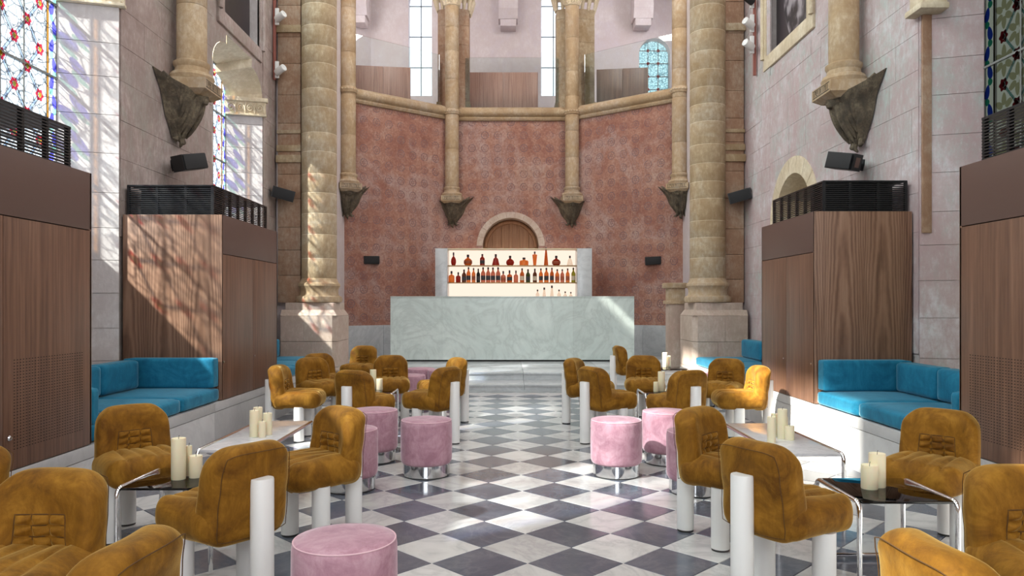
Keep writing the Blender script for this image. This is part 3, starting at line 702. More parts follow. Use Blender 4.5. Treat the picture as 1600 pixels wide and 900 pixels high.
# piers beside the apse shafts
for x, w0, w1, lab in ((-1.31, .36, .38, 'brown stone pier behind the left apse shaft of the gallery'), (1.49, .34, .56, 'brown stone pier behind the right apse shaft of the gallery')):
    r = empty('gallery_pier', (x, 17.55, 6.0), 0, lab, 'pier', 'piers between the gallery openings')
    s = -1 if x < 0 else 1
    stack(r, 'stone_block', lambda m, a, b, q: m.prism([(-w0 if s < 0 else -w0, .0), (-.14, -.08), (.14, -.08), (w1, .0), (w1, .42), (-w0, .42)], a-6, b-6), 6.0, 8.35, .4, .6, M['ochre_red'] if s < 0 else M['ochre'], 77+s)
    MB().prism([(-w0-.03, -.03), (w1+.03, -.03), (w1+.03, .45), (-w0-.03, .45)], 0, .16).build('plinth', M['shaft'], r, smooth=False)
    MB().box(-w0-.1, w1+.1, -.12, .5, 2.72, 2.95, .02).build('impost', M['cream'], r)
    lf = MB()
    for k in range(7):
        a = -w0+(w0+w1)*k/6
        lf.tube([(a, .0, 2.33), (a*1.05, -.06, 2.5), (a*1.18, -.13, 2.66), (a*1.2, -.15, 2.6)], [.035, .05, .045, .02], 8)
        lf.tube([(-w0 if k < 3 else w1, .07*k, 2.33), (-w0-.05 if k < 3 else w1+.05, .07*k, 2.5), (-w0-.11 if k < 3 else w1+.11, .07*k, 2.66)], [.03, .045, .03], 8)
    lf.build('leaf_carving', M['cream'], r)
for x, y, rz, L, h, mat, lab in ((-2.98, 17.62, R(8), 1.30, 7.03, 'walnut_red', 'walnut parapet panel in the left gallery opening'), (-.13, 18.55, 0, 1.76, 7.18, 'walnut_red', 'walnut parapet panel in the middle gallery opening'), (2.72, 17.62, R(-8), 1.22, 6.98, 'walnut', 'dark walnut panel in the right gallery opening')):
    r = empty('walnut_counter', (x, y, 5.6), rz, lab, 'counter', 'walnut counters in the gallery'); n = 2
    for k in range(n): MB().box(-L/2+L*k/n+.003, -L/2+L*(k+1)/n-.003, 0, .05, 0, h-5.6, .004).build('panel', M[mat], r)
    MB().box(-L/2, L/2, .05, .5, 0, h-5.62).build('body', M[mat], r)

# ---- stained glass windows
def poly_disc(r, n, pet=0, amp=0, t=.006):
    m = MB(); pts = [(0, 0)]
    pts += [(r*(1+amp*math.cos(pet*2*math.pi*i/n))*math.cos(2*math.pi*i/n), r*(1+amp*math.cos(pet*2*math.pi*i/n))*math.sin(2*math.pi*i/n)) for i in range(n)]
    m.add([(0, a, b) for a, b in pts], [(0, i+1, (i+1) % n+1) for i in range(n)]); return m
def petals(r, n, pet, amp, ri):
    m = MB(); out = [(r*(1+amp*math.cos(pet*2*math.pi*i/n))*math.cos(2*math.pi*i/n), r*(1+amp*math.cos(pet*2*math.pi*i/n))*math.sin(2*math.pi*i/n)) for i in range(n)]
    inn = [(ri*math.cos(2*math.pi*i/n), ri*math.sin(2*math.pi*i/n)) for i in range(n)]
    m.add([(0, a, b) for a, b in out+inn], [(i, (i+1) % n, n+(i+1) % n, n+i) for i in range(n)]); return m
def oval(w_, h_, n=14):
    m = MB(); m.add([(0, w_*math.cos(2*math.pi*i/n)*(1-.25*math.sin(2*math.pi*i/n)), h_*math.sin(2*math.pi*i/n)) for i in range(n)], [tuple(range(n))]); return m
def sg_window(num, X, c, sgn, scheme, zt, detail=True, z0=2.1):
    """glass leaf standing in the plane x = X; sgn points into the room"""
    wd = struct(bpy.data.objects.new('window_%d' % num, None)); C.objects.link(wd); wd.location = (X, c, 0)
    L = scheme == 'light'; hw = .80; fw = .62            # fw: half width of the patterned field
    g = lambda a, b: M[a] if L else M[b]  # second colour set has the missing sun darkened into it
    zz = z0; nrow = int((zt-z0)/.82)+1
    rows = [z0+(zt-z0)*k/nrow for k in range(nrow+1)]
    for a, b in zip(rows[:-1], rows[1:]):                           # panes between the saddle bars
        for ya, yb in ((-hw, -fw), (-fw, -.21), (-.21, .21), (.21, fw), (fw, hw)):
            MB().add([(0, ya, a), (0, yb, a), (0, yb, b), (0, ya, b)], [(0, 1, 2, 3)]).build('pane', M['g_white'] if L else M['g_olive_shade'], wd, smooth=False)
    bars = MB()
    for z in rows: bars.box(-.012, .012, -hw, hw, z-.009, z+.009)
    for y in (-.30, .30, -.0): bars.box(-.010, .010, y-.007, y+.007, z0, zt)
    for y in (-hw, hw): bars.box(-.02, .02, y-.02, y+.02, z0, zt)
    bars.build('saddle_bars', M['iron'], wd, smooth=False)
    if not detail: return wd
    e = .006*sgn
    dx, dz = .17, .205
    fm = petals(.052, 48, 6, .14, .024).mesh('flower', g('g_red', 'g_red_shade'), smooth=False); cm = poly_disc(.024, 12).mesh('flower_centre', g('g_yellow', 'g_red_shade'), smooth=False)
    om = oval(.034, .066).mesh('border_oval', g('g_blue', 'g_blue_shade'), smooth=False); gm = oval(.03, .035).mesh('border_leaf', g('g_green', 'g_green_shade'), smooth=False)
    lm = oval(.03, .055).mesh('leaf', g('g_white', 'g_leaf'), smooth=False)
    bands = MB(); n = 0; ld = MB()
    nz = int((zt-z0)/dz)
    for j in range(nz+1):
        for i in range(-3, 4):
            if (i+j) % 2: continue
            y, z = i*dx, z0+.1+j*dz
            if abs(y) > fw-.06 or z > zt-.05: continue
            f = inst('flower', fm, wd, (e*1.6, y, z)); inst('flower_centre', cm, f, (e*.6, 0, 0))
            for sy in (-1, 1):
                y2, z2 = y+sy*dx, z+dz
                if abs(y2) <= fw and z2 < zt:
                    t = .016; bands.add([(e, y-t, z+t*.2), (e, y+t, z-t*.2), (e, y2+t, z2-t*.2), (e, y2-t, z2+t*.2)], [(0, 1, 2, 3)])
                    for q in (-1, 1): ld.tube([(e*1.2, y+q*t*1.1, z), (e*1.2, y2+q*t*1.1, z2)], .0028, 4)
            if n < 240 and z > 2.4:
                for k in range(6):                                   # leaves inside each lattice cell
                    a = R(30+60*k); inst('leaf', lm, wd, (e*.8, y+.075*math.cos(a), z+dz+.085*math.sin(a)), (a-math.pi/2 if sgn else 0, 0, 0)); n += 1
    bands.build('lattice_bands', g('g_band', 'g_teal'), wd, smooth=False); tag(ld.build('lead_lines', M['lead'], wd, smooth=False), kind='stuff')
    for sy in (-1, 1):                                               # coloured border
        yb = sy*(fw+.09); MB().add([(e, sy*fw, z0), (e, sy*(fw+.025), z0), (e, sy*(fw+.025), zt), (e, sy*fw, zt)], [(0, 1, 2, 3)]).build('beaded_strip', g('g_orange', 'g_olive_shade'), wd, smooth=False)
        MB().add([(e, sy*(hw-.035), z0), (e, sy*(hw-.008), z0), (e, sy*(hw-.008), zt), (e, sy*(hw-.035), zt)], [(0, 1, 2, 3)]).build('red_strip', g('g_red', 'g_red_shade'), wd, smooth=False)
        ldb = MB()
        for q in (fw, fw+.026, hw-.036): ldb.box(-.006, .006, sy*q-.003, sy*q+.003, z0, zt)
        ldb.build('border_leads', M['lead'], wd, smooth=False)
        k = 0; z = z0+.1
        while z < zt-.05:
            inst('border_oval', om, wd, (e, yb+.018*(-1)**k, z), (R(14)*(-1)**k*sy, 0, 0)); inst('border_leaf', gm, wd, (e, yb-.02*(-1)**k, z+.085), (R(-30), 0, 0)); z += .17; k += 1
    return wd
sg_window(1, GL, BL[1], 1, 'light', 4.8); sg_window(2, GL, BL[0], 1, 'light', 4.8); sg_window(3, GR, BR[1], -1, 'dark', 4.8)
sg_window(4, GL, BL[2], 1, 'light', 6.05); sg_window(5, GL, BL[3], 1, 'light', 6.05, False)
sg_window(8, GR, BR[2], -1, 'dark', 6.05, False)
sg_window(9, GL, BL[4], 1, 'light', 6.05, False)
# ================================================================== FURNITURE
def floor_pt(px, py, z=0):
    Y = (CAMH-z)*FPX/(py-VPY); return (px-VPX)*Y/FPX, Y
def zat(py, Y): return CAMH-(py-VPY)*Y/FPX
def xat(px, Y): return (px-VPX)*Y/FPX
def rbox(hx, hy, hz, r, n=22):
    """rounded box as a fine cube grid; returns list of Vectors and faces"""
    bm = bmesh.new(); bmesh.ops.create_cube(bm, size=2)
    bmesh.ops.subdivide_edges(bm, edges=bm.edges[:], cuts=n, use_grid_fill=True)
    out = []
    for v in bm.verts:
        p = [v.co.x*hx, v.co.y*hy, v.co.z*hz]; o = []; c = []
        for q, h in zip(p, (hx, hy, hz)):
            k = max(-(h-r), min(h-r, q)); c.append(k); o.append(q-k)
        l = math.sqrt(sum(t*t for t in o)); mx = max(abs(t) for t in o)
        if l > 1e-9: o = [t*mx/l for t in o]
        out.append(Vector([a+b for a, b in zip(c, o)]))
    bm.verts.index_update(); fs = [[v.index for v in f.verts] for f in bm.faces]; bm.free(); return out, fs
def corner2(a, b, ha, hb, ra):
    da, db = abs(a)-(ha-ra), abs(b)-(hb-ra)
    if da > 0 and db > 0:
        l = math.hypot(da, db); k = max(da, db)/l
        return math.copysign(ha-ra+da*k, a), math.copysign(hb-ra+db*k, b)
    return a, b
# ---- the velvet chair
def soft(a, b, p):
    """bends the corners of the unit square into a smooth round (p: the smaller the rounder)"""
    q = 1/(p+1); return a*(1-q*abs(b)**p), b*(1-q*abs(a)**p)
HX, HZ, TB = .212, .215, .072
def back_pt(x, y, z):
    """rounded-box coordinates of the backrest -> chair coordinates"""
    u, w = x/HX, z/HZ; u, w = soft(u, w, 5.2 if w > 0 else 9); x, z = u*HX, w*HZ
    t = max(0, (z+HZ)/(2*HZ)); inner = y > .01
    yy = y-.042*t**1.5-.036*(1-u*u)+.02
    if inner: yy += .016*(1-t)-.026*math.exp(-((x/.15)**2+((z+.075)/.12)**2))
    x *= 1-.06*t
    if y > .03 and t > .35: yy += .0045*math.sin(x*105)*math.exp(-((z+.005)/.04)**2)*max(0, 1-abs(x)/.17)
    yy += .0035*math.sin(21*x+15*z)+.002*math.sin(47*z-19*x)
    return Vector((x, yy-.145, z+.530))
def chair_meshes():
    me = {}
    vs, fs = rbox(.228, .238, .080, .074, 34); out = []
    for p in vs:
        u, w = p.x/.228, p.y/.238; u, w = soft(u, w, 5.5 if w > 0 else 9); x, y = u*.228, w*.238; z = p.z
        top = max(0, z/.080)
        z += .014*top*(1-u*u)*(1-w*w)
        if z > 0 or y > .17:
            for gx in (-.10, -.034, .034, .10):
                z -= .013*math.exp(-((x-gx*(1+.5*(y+.238)))/.008)**2)*(1 if y < .21 else .6)*max(top, .5 if y > .18 else 0)
        z += .003*math.sin(31*x+9*y)*top+.0025*math.sin(17*y-23*x)
        out.append((x, y+.030, z+.408))
    m = MB(); m.add(out, fs); me['seat'] = m.mesh('seat', M['mustard'], ang=80)
    vs, fs = rbox(HX, TB, HZ, .064, 34)
    m = MB(); m.add([back_pt(*p) for p in vs], fs); me['backrest'] = m.mesh('backrest', M['mustard'], ang=80)
    pts = []
    for i in range(64):
        a = 2*math.pi*i/64; k = .86/max(abs(math.cos(a)), abs(math.sin(a)))
        pts.append(back_pt(k*math.cos(a)*HX, -TB, k*math.sin(a)*HZ)+Vector((0, .0005, 0)))
    me['back_seam'] = MB().tube(pts, .0017, 6, True).mesh('back_seam', M['seam'])
    # quilted patch low on the inner back
    def q(u, v):
        x = (u-.5)*.185*(1+.12*(1-v)); z = .478+v*.125
        cu = abs(math.sin(math.pi*3*u)); cv = abs(math.sin(math.pi*3*v))
        e = min(1, min(u, 1-u, v, 1-v)*14)
        yb = back_pt(x, TB, z-.530).y
        y = yb-.004+e*.017*(cu*cv)**.45+.0022*math.sin(60*x+170*z)*e
        return (x, y, z)
    me['quilting'] = MB().grid(q, 36, 30).mesh('quilting', M['mustard'], ang=80)
    sm = MB()
    for u in (0.02, 1/3, 2/3, .98): sm.tube([tuple(Vector(q(u, v/10))+Vector((0, .002, 0))) for v in range(11)], .0026, 5)
    for v in (.02, 1/3, 2/3, .98): sm.tube([tuple(Vector(q(u/12, v))+Vector((0, .002, 0))) for u in range(13)], .0026, 5)
    me['quilt_seams'] = sm.mesh('quilt_seams', M['seam'])
    def leg(h): return MB().lathe([(.040, h-.006), (.044, h), (.049, h-.003), (.05, h-.01), (.05, .012)], 28)
    me['leg'] = MB().lathe([(.05, .012), (.05, .345)], 28).mesh('leg', M['white_metal'])
    me['back_post'] = MB().lathe([(.05, .012), (.05, .594), (.048, .6), (0, .6)], 28).mesh('back_post', M['white_metal'])
    me['foot'] = MB().lathe([(.047, 0), (.047, .012)], 24).mesh('foot', M['foot'])
    return me
CH = chair_meshes()
def chair(post, ang, label, group, tagged=False):
    """post: floor point of the back post; ang: direction the sitter faces, degrees from +x"""
    a = R(ang); F = Vector((math.cos(a), math.sin(a))); c = Vector(post)+F*.268
    r = empty('velvet_chair', (c.x, c.y, 0), a-math.pi/2, label, 'chair', group)
    inst('seat', CH['seat'], r)
    b = inst('backrest', CH['backrest'], r); inst('back_seam', CH['back_seam'], b); qn = inst('quilting', CH['quilting'], b); inst('quilt_seams', CH['quilt_seams'], b)
    for x, y in ((-.168, .06), (.168, .06)):
        l = inst('leg', CH['leg'], r, (x, y, 0)); inst('foot', CH['foot'], l)
    l = inst('back_post', CH['back_post'], r, (0, -.268, 0)); inst('foot', CH['foot'], l)
    if tagged: MB().box(-.02, .02, .0, .004, -.022, 0).build('label_tag', M['black'], r, (-.12, -.19, .33))
    return r
GL_, GR_ = 'mustard chairs on the left side', 'mustard chairs on the right side'
CHAIRS = [
 ((-2.30, 3.30), -112, 'mustard chair cut off by the left picture edge beside the walnut cabinet', GL_),
 ((-1.665, 2.80), -92, 'front left mustard chair facing the camera, nearest the walnut cabinet', GL_),
 ((-.905, 1.93), 176, 'mustard chair back cut off at the bottom left, beside the foreground pink pouf', GL_),
 ((-2.34, 4.54), -48, 'dark mustard chair behind the left glass table, against the blue sofa', GL_),
 ((-1.065, 3.20), 146, 'mustard chair seen from behind with white post, right of the left glass table candles', GL_),
 ((-.93, 4.45), 226, 'mustard chair turned toward the left, at the near end of the left marble table', GL_),
 ((-2.39, 7.42), 2, 'golden chair in profile at the far end of the left marble table', GL_),
 ((-1.48, 6.78), 64, 'mustard chair seen from behind with white post, behind the left tall pouf', GL_),
 ((-2.33, 8.55), -42, 'dark mustard chair overlapping another in front of the left pedestal', GL_),
 ((-2.43, 9.25), -42, 'mustard chair half hidden behind another at the left pedestal', GL_),
 ((-2.10, 11.0), -104, 'distant yellow chair facing the camera nearest the left pedestal and the bar', GL_),
 ((-1.42, 8.95), -82, 'shaded brown mustard chair facing the camera left of the distant pink poufs', GL_),
 ((-.52, 7.18), 150, 'mustard chair with white post at the left edge of the centre aisle', GL_),
 ((-.50, 8.50), 203, 'mustard chair partly hidden behind the left aisle chair', GL_),
 ((1.91, 2.86), -90, 'mustard chair at the right picture edge facing the camera', GR_),
 ((2.575, 4.34), -138, 'mustard chair behind the right glass table beside the blue sofa', GR_),
 ((1.015, 1.90), 4, 'mustard chair back cut off at the bottom right, in front of the glass table', GR_),
 ((1.06, 4.42), -46, 'brown mustard chair turned toward the right, beside the near right poufs', GR_),
 ((1.035, 3.27), 29, 'mustard chair seen from behind with white post, left of the right glass table', GR_),
 ((.746, 7.18), 30, 'mustard chair with white post at the right edge of the centre aisle', GR_),
 ((.66, 8.40), -24, 'brown mustard chair partly hidden behind the right aisle chair', GR_),
 ((1.55, 10.9), 4, 'distant yellow chair in profile in front of the right end of the bar', GR_),
 ((1.62, 8.90), -96, 'olive brown chair facing the camera behind the small right glass table', GR_),
 ((1.72, 6.78), 116, 'golden chair seen from behind with white post above the right poufs', GR_),
 ((2.52, 8.40), -126, 'dark mustard chair in front of the right pedestal', GR_),
 ((2.585, 7.35), 178, 'golden chair in profile at the far end of the right marble table', GR_),
]
for i, (p, a, lab, g) in enumerate(CHAIRS): chair(p, a, lab, g, i == 18)
# ---- poufs
def pouf_meshes():
    me = {}; prof = [(.165, .098), (.188, .102), (.199, .12), (.2025, .15), (.2035, .28), (.2025, .41), (.199, .432), (.190, .443), (.15, .449), (.08, .452), (0, .453)]
    m = MB(); m.lathe(prof, 64); me['body'] = m.mesh('upholstered_body', M['pink'], ang=60)
    me['piping'] = MB().tube([(.196*math.cos(t), .196*math.sin(t), .438) for t in [2*math.pi*i/64 for i in range(64)]], .0032, 6, True).mesh('piping', M['piping'])
    me['base'] = MB().lathe([(.176, .008), (.184, .010), (.184, .10), (.17, .104)], 64).mesh('chrome_base', M['chrome_dark'])
    me['foot'] = MB().lathe([(.180, 0), (.180, .009)], 48).mesh('foot_ring', M['foot']); return me
PO = pouf_meshes()
POUFS = [
 ((-.636, 2.88), 'large foreground pink velvet pouf at the bottom of the picture', 'l'), ((-.648, 5.86), 'pink pouf standing alone left of the centre aisle', 'l'),
 ((-1.16, 6.40), 'pink pouf behind the others under the left post chair', 'l'), ((-1.16, 5.42), 'pink pouf half hidden behind the left turned chair', 'l'),
 ((-1.25, 10.55), 'most distant pink pouf left of the aisle near the steps', 'l'), ((-1.27, 9.55), 'distant pink pouf beside the shaded brown chair', 'l'), ((-.92, 10.3), 'distant pale pouf peeking behind the left aisle chairs', 'l'),
 ((.857, 5.86), 'sunlit pale pink pouf standing alone right of the centre aisle', 'r'), ((1.35, 6.32), 'pale pink pouf under the golden post chair on the right', 'r'),
 ((1.347, 5.33), 'pale pouf half hidden behind the brown turned chair', 'r'), ((2.58, 9.9), 'distant pink pouf in front of the right pedestal', 'r')]
for i, ((x, y), lab, g) in enumerate(POUFS):
    r = empty('velvet_pouf', (x, y, 0), i*.7, lab, 'pouf', 'pink poufs on the left side' if g == 'l' else 'pink poufs on the right side')
    b = inst('upholstered_body', PO['body'], r); inst('piping', PO['piping'], b); c = inst('chrome_base', PO['base'], r); inst('foot_ring', PO['foot'], c)
# ---- tables
ZT = .43
def bend(pts, r=.05, n=6):
    out = [Vector(pts[0])]
    for i in range(1, len(pts)-1):
        p, a, b = Vector(pts[i]), Vector(pts[i-1]), Vector(pts[i+1]); u = (a-p).normalized(); v = (b-p).normalized()
        for k in range(n+1):
            t = k/n; out.append((p+u*r)*(1-t)**2+p*2*t*(1-t)+(p+v*r)*t*t)
    out.append(Vector(pts[-1])); return out
def table(x0, x1, y0, y1, kind, label, group):
    r = empty('coffee_table', ((x0+x1)/2, (y0+y1)/2, 0), 0, label, 'table', group); hw, hd = (x1-x0)/2, (y1-y0)/2; t = .012
    MB().box(-hw+.014, hw-.014, -hd+.005, hd-.005, ZT-.012 if kind == 'glass' else ZT-.02, ZT, .003).build('glass_top' if kind == 'glass' else 'marble_top', M['smoked' if kind == 'glass' else 'table_marble'], r)
    for s in (-1, 1):
        MB().tube(bend([(s*hw, -hd, .012), (s*hw, -hd, ZT-.004), (s*hw, hd, ZT-.004), (s*hw, hd, .012)]), t, 12).build('tube_frame', M['chrome'], r)
    for e in ((-1, 1) if kind != 'glass' else (1,)):
        MB().tube([(-hw, e*hd, .02), (hw, e*hd, .02)], t*.9, 10).build('floor_rail', M['chrome'], r)
    return r
gs, ms = 'small smoked glass tables', 'marble topped coffee tables'
table(-1.96, -1.49, 3.70, 4.18, 'glass', 'smoked glass chrome table at the front left with three candles', gs)
table(1.64, 2.10, 3.45, 3.93, 'glass', 'smoked glass chrome table at the front right with two candles', gs)
table(-1.97, -1.55, 4.68, 5.86, 'marble', 'marble topped chrome table in front of the left blue sofa', ms)
table(1.67, 2.07, 4.56, 5.74, 'marble', 'marble topped chrome table in front of the right blue sofa', ms)
table(-1.68, -1.21, 7.62, 8.10, 'glass', 'smoked glass table among the rear left chairs', gs)
table(1.42, 1.88, 7.62, 8.10, 'glass', 'smoked glass table among the rear right chairs', gs)
table(2.09, 2.55, 10.48, 10.96, 'glass', 'distant smoked glass table by the right end of the bar', gs)
table(-2.52, -2.05, 9.92, 10.38, 'glass', 'distant smoked glass table by the left pedestal', gs)
# ---- candles: measured left, right, top and bottom pixels in the photograph
def candle(l, r_, t, b, label, group):
    z0 = ZT; X, Y = floor_pt((l+r_)/2, b, z0); rad = (r_-l)/2*Y/FPX; Y += rad*.6; X = xat((l+r_)/2, Y); h = min(.26, (b-t)*Y/FPX)
    r = empty('candle', (X, Y, z0), 0, label, 'candle', group); rnd = random.Random(l)
    MB().lathe([(rad*.97, 0), (rad, .003), (rad, h-.005), (rad*.96, h), (rad*.8, h-.002), (rad*.45, h-.007), (0, h-.009)], 24).build('wax_body', M['wax'], r)
    MB().tube([(0, 0, h-.01), (.001, 0, h+.006), (.004, 0, h+.015)], .0016, 6).build('wick', M['wick'], r)
for a in [
 (268, 290, 686, 750, 'tall ivory candle on the front left glass table', 'cf'), (290, 300, 697, 744, 'slim candle behind the tall one on the front left glass table', 'cf'), (296, 316, 713, 747, 'short wide candle on the front left glass table', 'cf'),
 (1358, 1383, 710, 762, 'taller candle of two on the front right glass table', 'cf'), (1346, 1371, 728, 765, 'shorter candle of two on the front right glass table', 'cf'),
 (390, 405, 642, 683, 'leftmost candle in the cluster on the left marble table', 'cl'), (396, 410, 637, 676, 'tallest back candle on the left marble table', 'cl'), (411, 425, 646, 680, 'rightmost candle on the left marble table', 'cl'), (404, 415, 659, 684, 'smallest front candle on the left marble table', 'cl'),
 (1199, 1212, 652, 692, 'leftmost candle in the cluster on the right marble table', 'cr'), (1205, 1217, 647, 682, 'second candle from the left on the right marble table', 'cr'), (1215, 1230, 640, 686, 'tallest candle on the right marble table', 'cr'), (1219, 1231, 652, 681, 'candle hidden behind the tallest on the right marble table', 'cr'), (1226, 1241, 666, 688, 'short front candle on the right marble table', 'cr'),
 (588, 598, 592, 609, 'lower candle on the rear left glass table', 'cb'), (578, 588, 578, 608, 'taller candle behind the left post chair on the rear glass table', 'cb'),
 (1028, 1039, 581, 611, 'taller candle on the rear right glass table', 'cb'), (1021, 1029, 597, 612, 'low candle on the rear right glass table', 'cb'),
 (1035, 1043, 551, 574, 'taller candle on the distant table at the right end of the bar', 'cb'), (1042, 1048, 556, 573, 'shorter candle on the distant table at the right end of the bar', 'cb'),
 (511, 517, 567, 579, 'single distant candle at the left pedestal', 'cb')]:
    candle(*a[:5], {'cf': 'candles on the front glass tables', 'cl': 'candles on the left marble table', 'cr': 'candles on the right marble table', 'cb': 'candles on the rear tables'}[a[5]])

# ================================================================== BENCHES, CABINETS, SOFAS
ZB = .4316
for s, P, X, lab in ((-1, PL, XL, 'pale marble bench base running along the left wall'), (1, PR, XR, 'pale marble bench base running along the right wall')):
    r = empty('marble_bench', (0, 0, 0), 0, lab, 'bench', 'marble benches along the walls')
    ys = [1.5, 3.3, 5.1, 6.9, 8.7, 11.36]; a, b = sorted((P, X)); fx = sorted((P, P-.03*s))
    for ya, yb in zip(ys[:-1], ys[1:]):
        p0, p1 = sorted((P+.006*s, X)); MB().box(p0, p1, ya+.001, yb-.001, .0, .343).build('base_slab', M['bench_marble'], r, smooth=False)
        MB().box(a, b, ya+.001, yb-.001, .347, ZB, .003).build('top_slab', M['bench_marble'], r)
ZC0, ZF, ZC1 = ZB+.004, 1.835, 2.21
def grille(r, s, P, X, y0, y1, near):
    fr = P+.10*s; z0, z1 = ZC1, ZC1+.285; back = X-.04*s; n = 15
    lo, hi = sorted((fr, back))
    slat_f = MB().box(-.006, .006, y0+.05, y1-.05, -.0045, .0045).mesh('slat', M['black'], smooth=False)
    slat_n = MB().box(lo, hi, -.006, .006, -.0045, .0045).mesh('slat', M['black'], smooth=False)
    for k in range(n):
        z = z0+.012+k*(z1-z0-.02)/(n-1)
        inst('grille_slat', slat_f, r, (fr, 0, z)); inst('grille_slat', slat_n, r, (0, near, z))
    pm = MB().box(-.014, .014, -.012, .012, z0, z1).mesh('grille_post', M['black'], smooth=False)
    npo = max(3, int((y1-y0)/.22))
    for k in range(npo+1): inst('grille_post', pm, r, (fr+.012*s, y0+.06+(y1-y0-.12)*k/npo, 0))
    pm2 = MB().box(-.012, .012, -.014, .014, z0, z1).mesh('grille_post', M['black'], smooth=False)
    for k in range(1, 4): inst('grille_post', pm2, r, (fr+(back-fr)*k/3, near+.014, 0))
    MB().box(lo, hi, y0+.04, y1-.04, z1-.004, z1+.006).build('grille_lid', M['black'], r, smooth=False)
    MB().box(min(back, fr), max(back, fr), near+.25, near+.27, z0, z1-.01).build('inner_panel', M['black'], r, smooth=False)
def cabinet(s, P, X, y0, y1, seams, label, perf=None, grill=True):
    r = empty('walnut_cabinet', (0, 0, 0), 0, label, 'cabinet', 'walnut wall cabinets')
    b0, b1 = sorted((P+.02*s, X-.02*s)); MB().box(b0, b1, y0+.02, y1-.01, ZC0, ZC1-.004).build('carcass', M['dark_gap'], r, smooth=False)
    f0, f1 = sorted((P, P+.02*s)); ys = [y0]+seams+[y1]
    for ya, yb in zip(ys[:-1], ys[1:]):
        d = MB().box(f0, f1, ya+.003, yb-.003, ZC0+.002, ZF-.003, .002).build('door', M['walnut'], r)
        if perf and ya <= perf < yb:
            m = MB(); xx = P-.0008*s
            for i in range(26):
                for j in range(30):
                    y = ya+.09+i*(yb-ya-.20)/25; z = .55+j*.017
                    m.add([(xx, y-.006, z-.0022), (xx, y+.006, z-.0022), (xx, y+.006, z+.0022), (xx, y-.006, z+.0022)], [(0, 1, 2, 3)])
            tag(m.build('perforations', M['dark_gap'], d, smooth=False), kind='stuff')
            MB().lathe([(.0, 0), (.012, .002), (.016, .012), (.01, .02), (0, .021)], 14).build('knob', M['chrome'], d, (P, ya+.035, .62), (0, R(90)*(-s), 0))
        elif not perf:
            MB().lathe([(.0, 0), (.008, .002), (.010, .010), (0, .013)], 12).build('knob', M['chrome'], d, (P, ya+.03 if s < 0 else ya+.05, .80), (0, R(90)*(-s), 0))
    MB().box(f0, f1, y0+.002, y1-.002, ZF+.003, ZC1, .002).build('fascia', M['fascia'], r)
    n0, n1 = sorted((P, X-.02*s)); MB().box(n0, n1, y0, y0+.02, ZC0+.002, ZC1, .002).build('side_panel', M['walnut_fig'], r)
    MB().box(n0, n1, y1-.02, y1, ZC0+.002, ZC1, .002).build('side_panel', M['walnut_fig'], r)
    MB().box(b0, b1, y0+.02, y1-.02, ZC1-.03, ZC1-.004).build('top_panel', M['fascia'], r, smooth=False)
    if grill: grille(r, s, P, X, y0, y1-.02, y0+.06)
    return r
cabinet(-1, PL, XL, 2.2, 4.85, [3.12, 4.0], 'walnut cabinet at the left picture edge with perforated door', 4.2)
cabinet(1, PR, XR, 2.0, 4.62, [2.95, 3.8], 'walnut cabinet at the right picture edge with perforated door', 4.2)
cabinet(-1, PL, XL, 7.06, 8.74, [7.92], 'pale sunlit walnut cabinet beyond the left blue sofa')
cabinet(1, PR, XR, 6.81, 8.22, [7.5], 'figured walnut cabinet beyond the right blue sofa')
def cushion(name, x0, x1, y0, y1, z0, z1, r, parent, rad=.035, crown=.012):
    hx, hy, hz = (x1-x0)/2, (y1-y0)/2, (z1-z0)/2; vs, fs = rbox(hx, hy, hz, min(rad, hx*.98, hy*.98, hz*.98), 14)
    ax = min(range(3), key=lambda k: (hx, hy, hz)[k]); H = (hx, hy, hz); out = []
    for p in vs:
        o = [k for k in range(3) if k != ax]; c = crown*(1-(p[o[0]]/H[o[0]])**2)*(1-(p[o[1]]/H[o[1]])**2)
        p[ax] += math.copysign(c, p[ax]) if abs(p[ax]) > H[ax]*.9 else 0
        out.append((p.x+(x0+x1)/2, p.y+(y0+y1)/2, p.z+(z0+z1)/2))
    m = MB(); m.add(out, fs); return m.build(name, M['blue'], parent, ang=80)
def sofa(s, P, X, y0, y1, seams, label, full=True):
    r = empty('banquette_sofa', (0, 0, 0), 0, label, 'sofa', 'blue velvet banquettes')
    zb = ZB+.002; zs = zb+.128; f = P+.012*s; bk = X-.10*s
    def C_(n, xa, xb, *a, **k): return cushion(n, min(xa, xb), max(xa, xb), *a, r, r, **k)
    ys = [y0]+seams+[y1]
    for ya, yb in zip(ys[:-1], ys[1:]): C_('seat_cushion', f, bk, ya+.004, yb-.004, zb, zs)
    ys = [y0+.12]+[y0+.12+(y1-.16-y0-.12)*k/3 for k in (1, 2)]+[y1-.16]
    for ya, yb in zip(ys[:-1], ys[1:]): C_('back_cushion', bk, bk-.17*s, ya+.005, yb-.005, zs+.01, .835)
    if full:
        C_('end_back', f+.01*s, bk, y1-.15, y1-.01, zs+.006, .848, rad=.02, crown=.004)
        C_('arm', f, bk, y0+.006, y0+.12, zs-.02, .80)
    return r
sofa(-1, PL, XL, 4.86, 7.05, [5.45, 6.22], 'blue velvet banquette sofa between the left walnut cabinets')
sofa(1, PR, XR, 4.63, 6.80, [5.20, 6.0], 'blue velvet banquette sofa between the right walnut cabinets')
sofa(-1, PL, XL, 8.76, 11.3, [9.6, 10.45], 'distant blue banquette seat against the left pedestal', False)
sofa(1, PR, XR, 8.24, 11.2, [9.2, 10.2], 'distant blue banquette seat against the right pedestal', False)
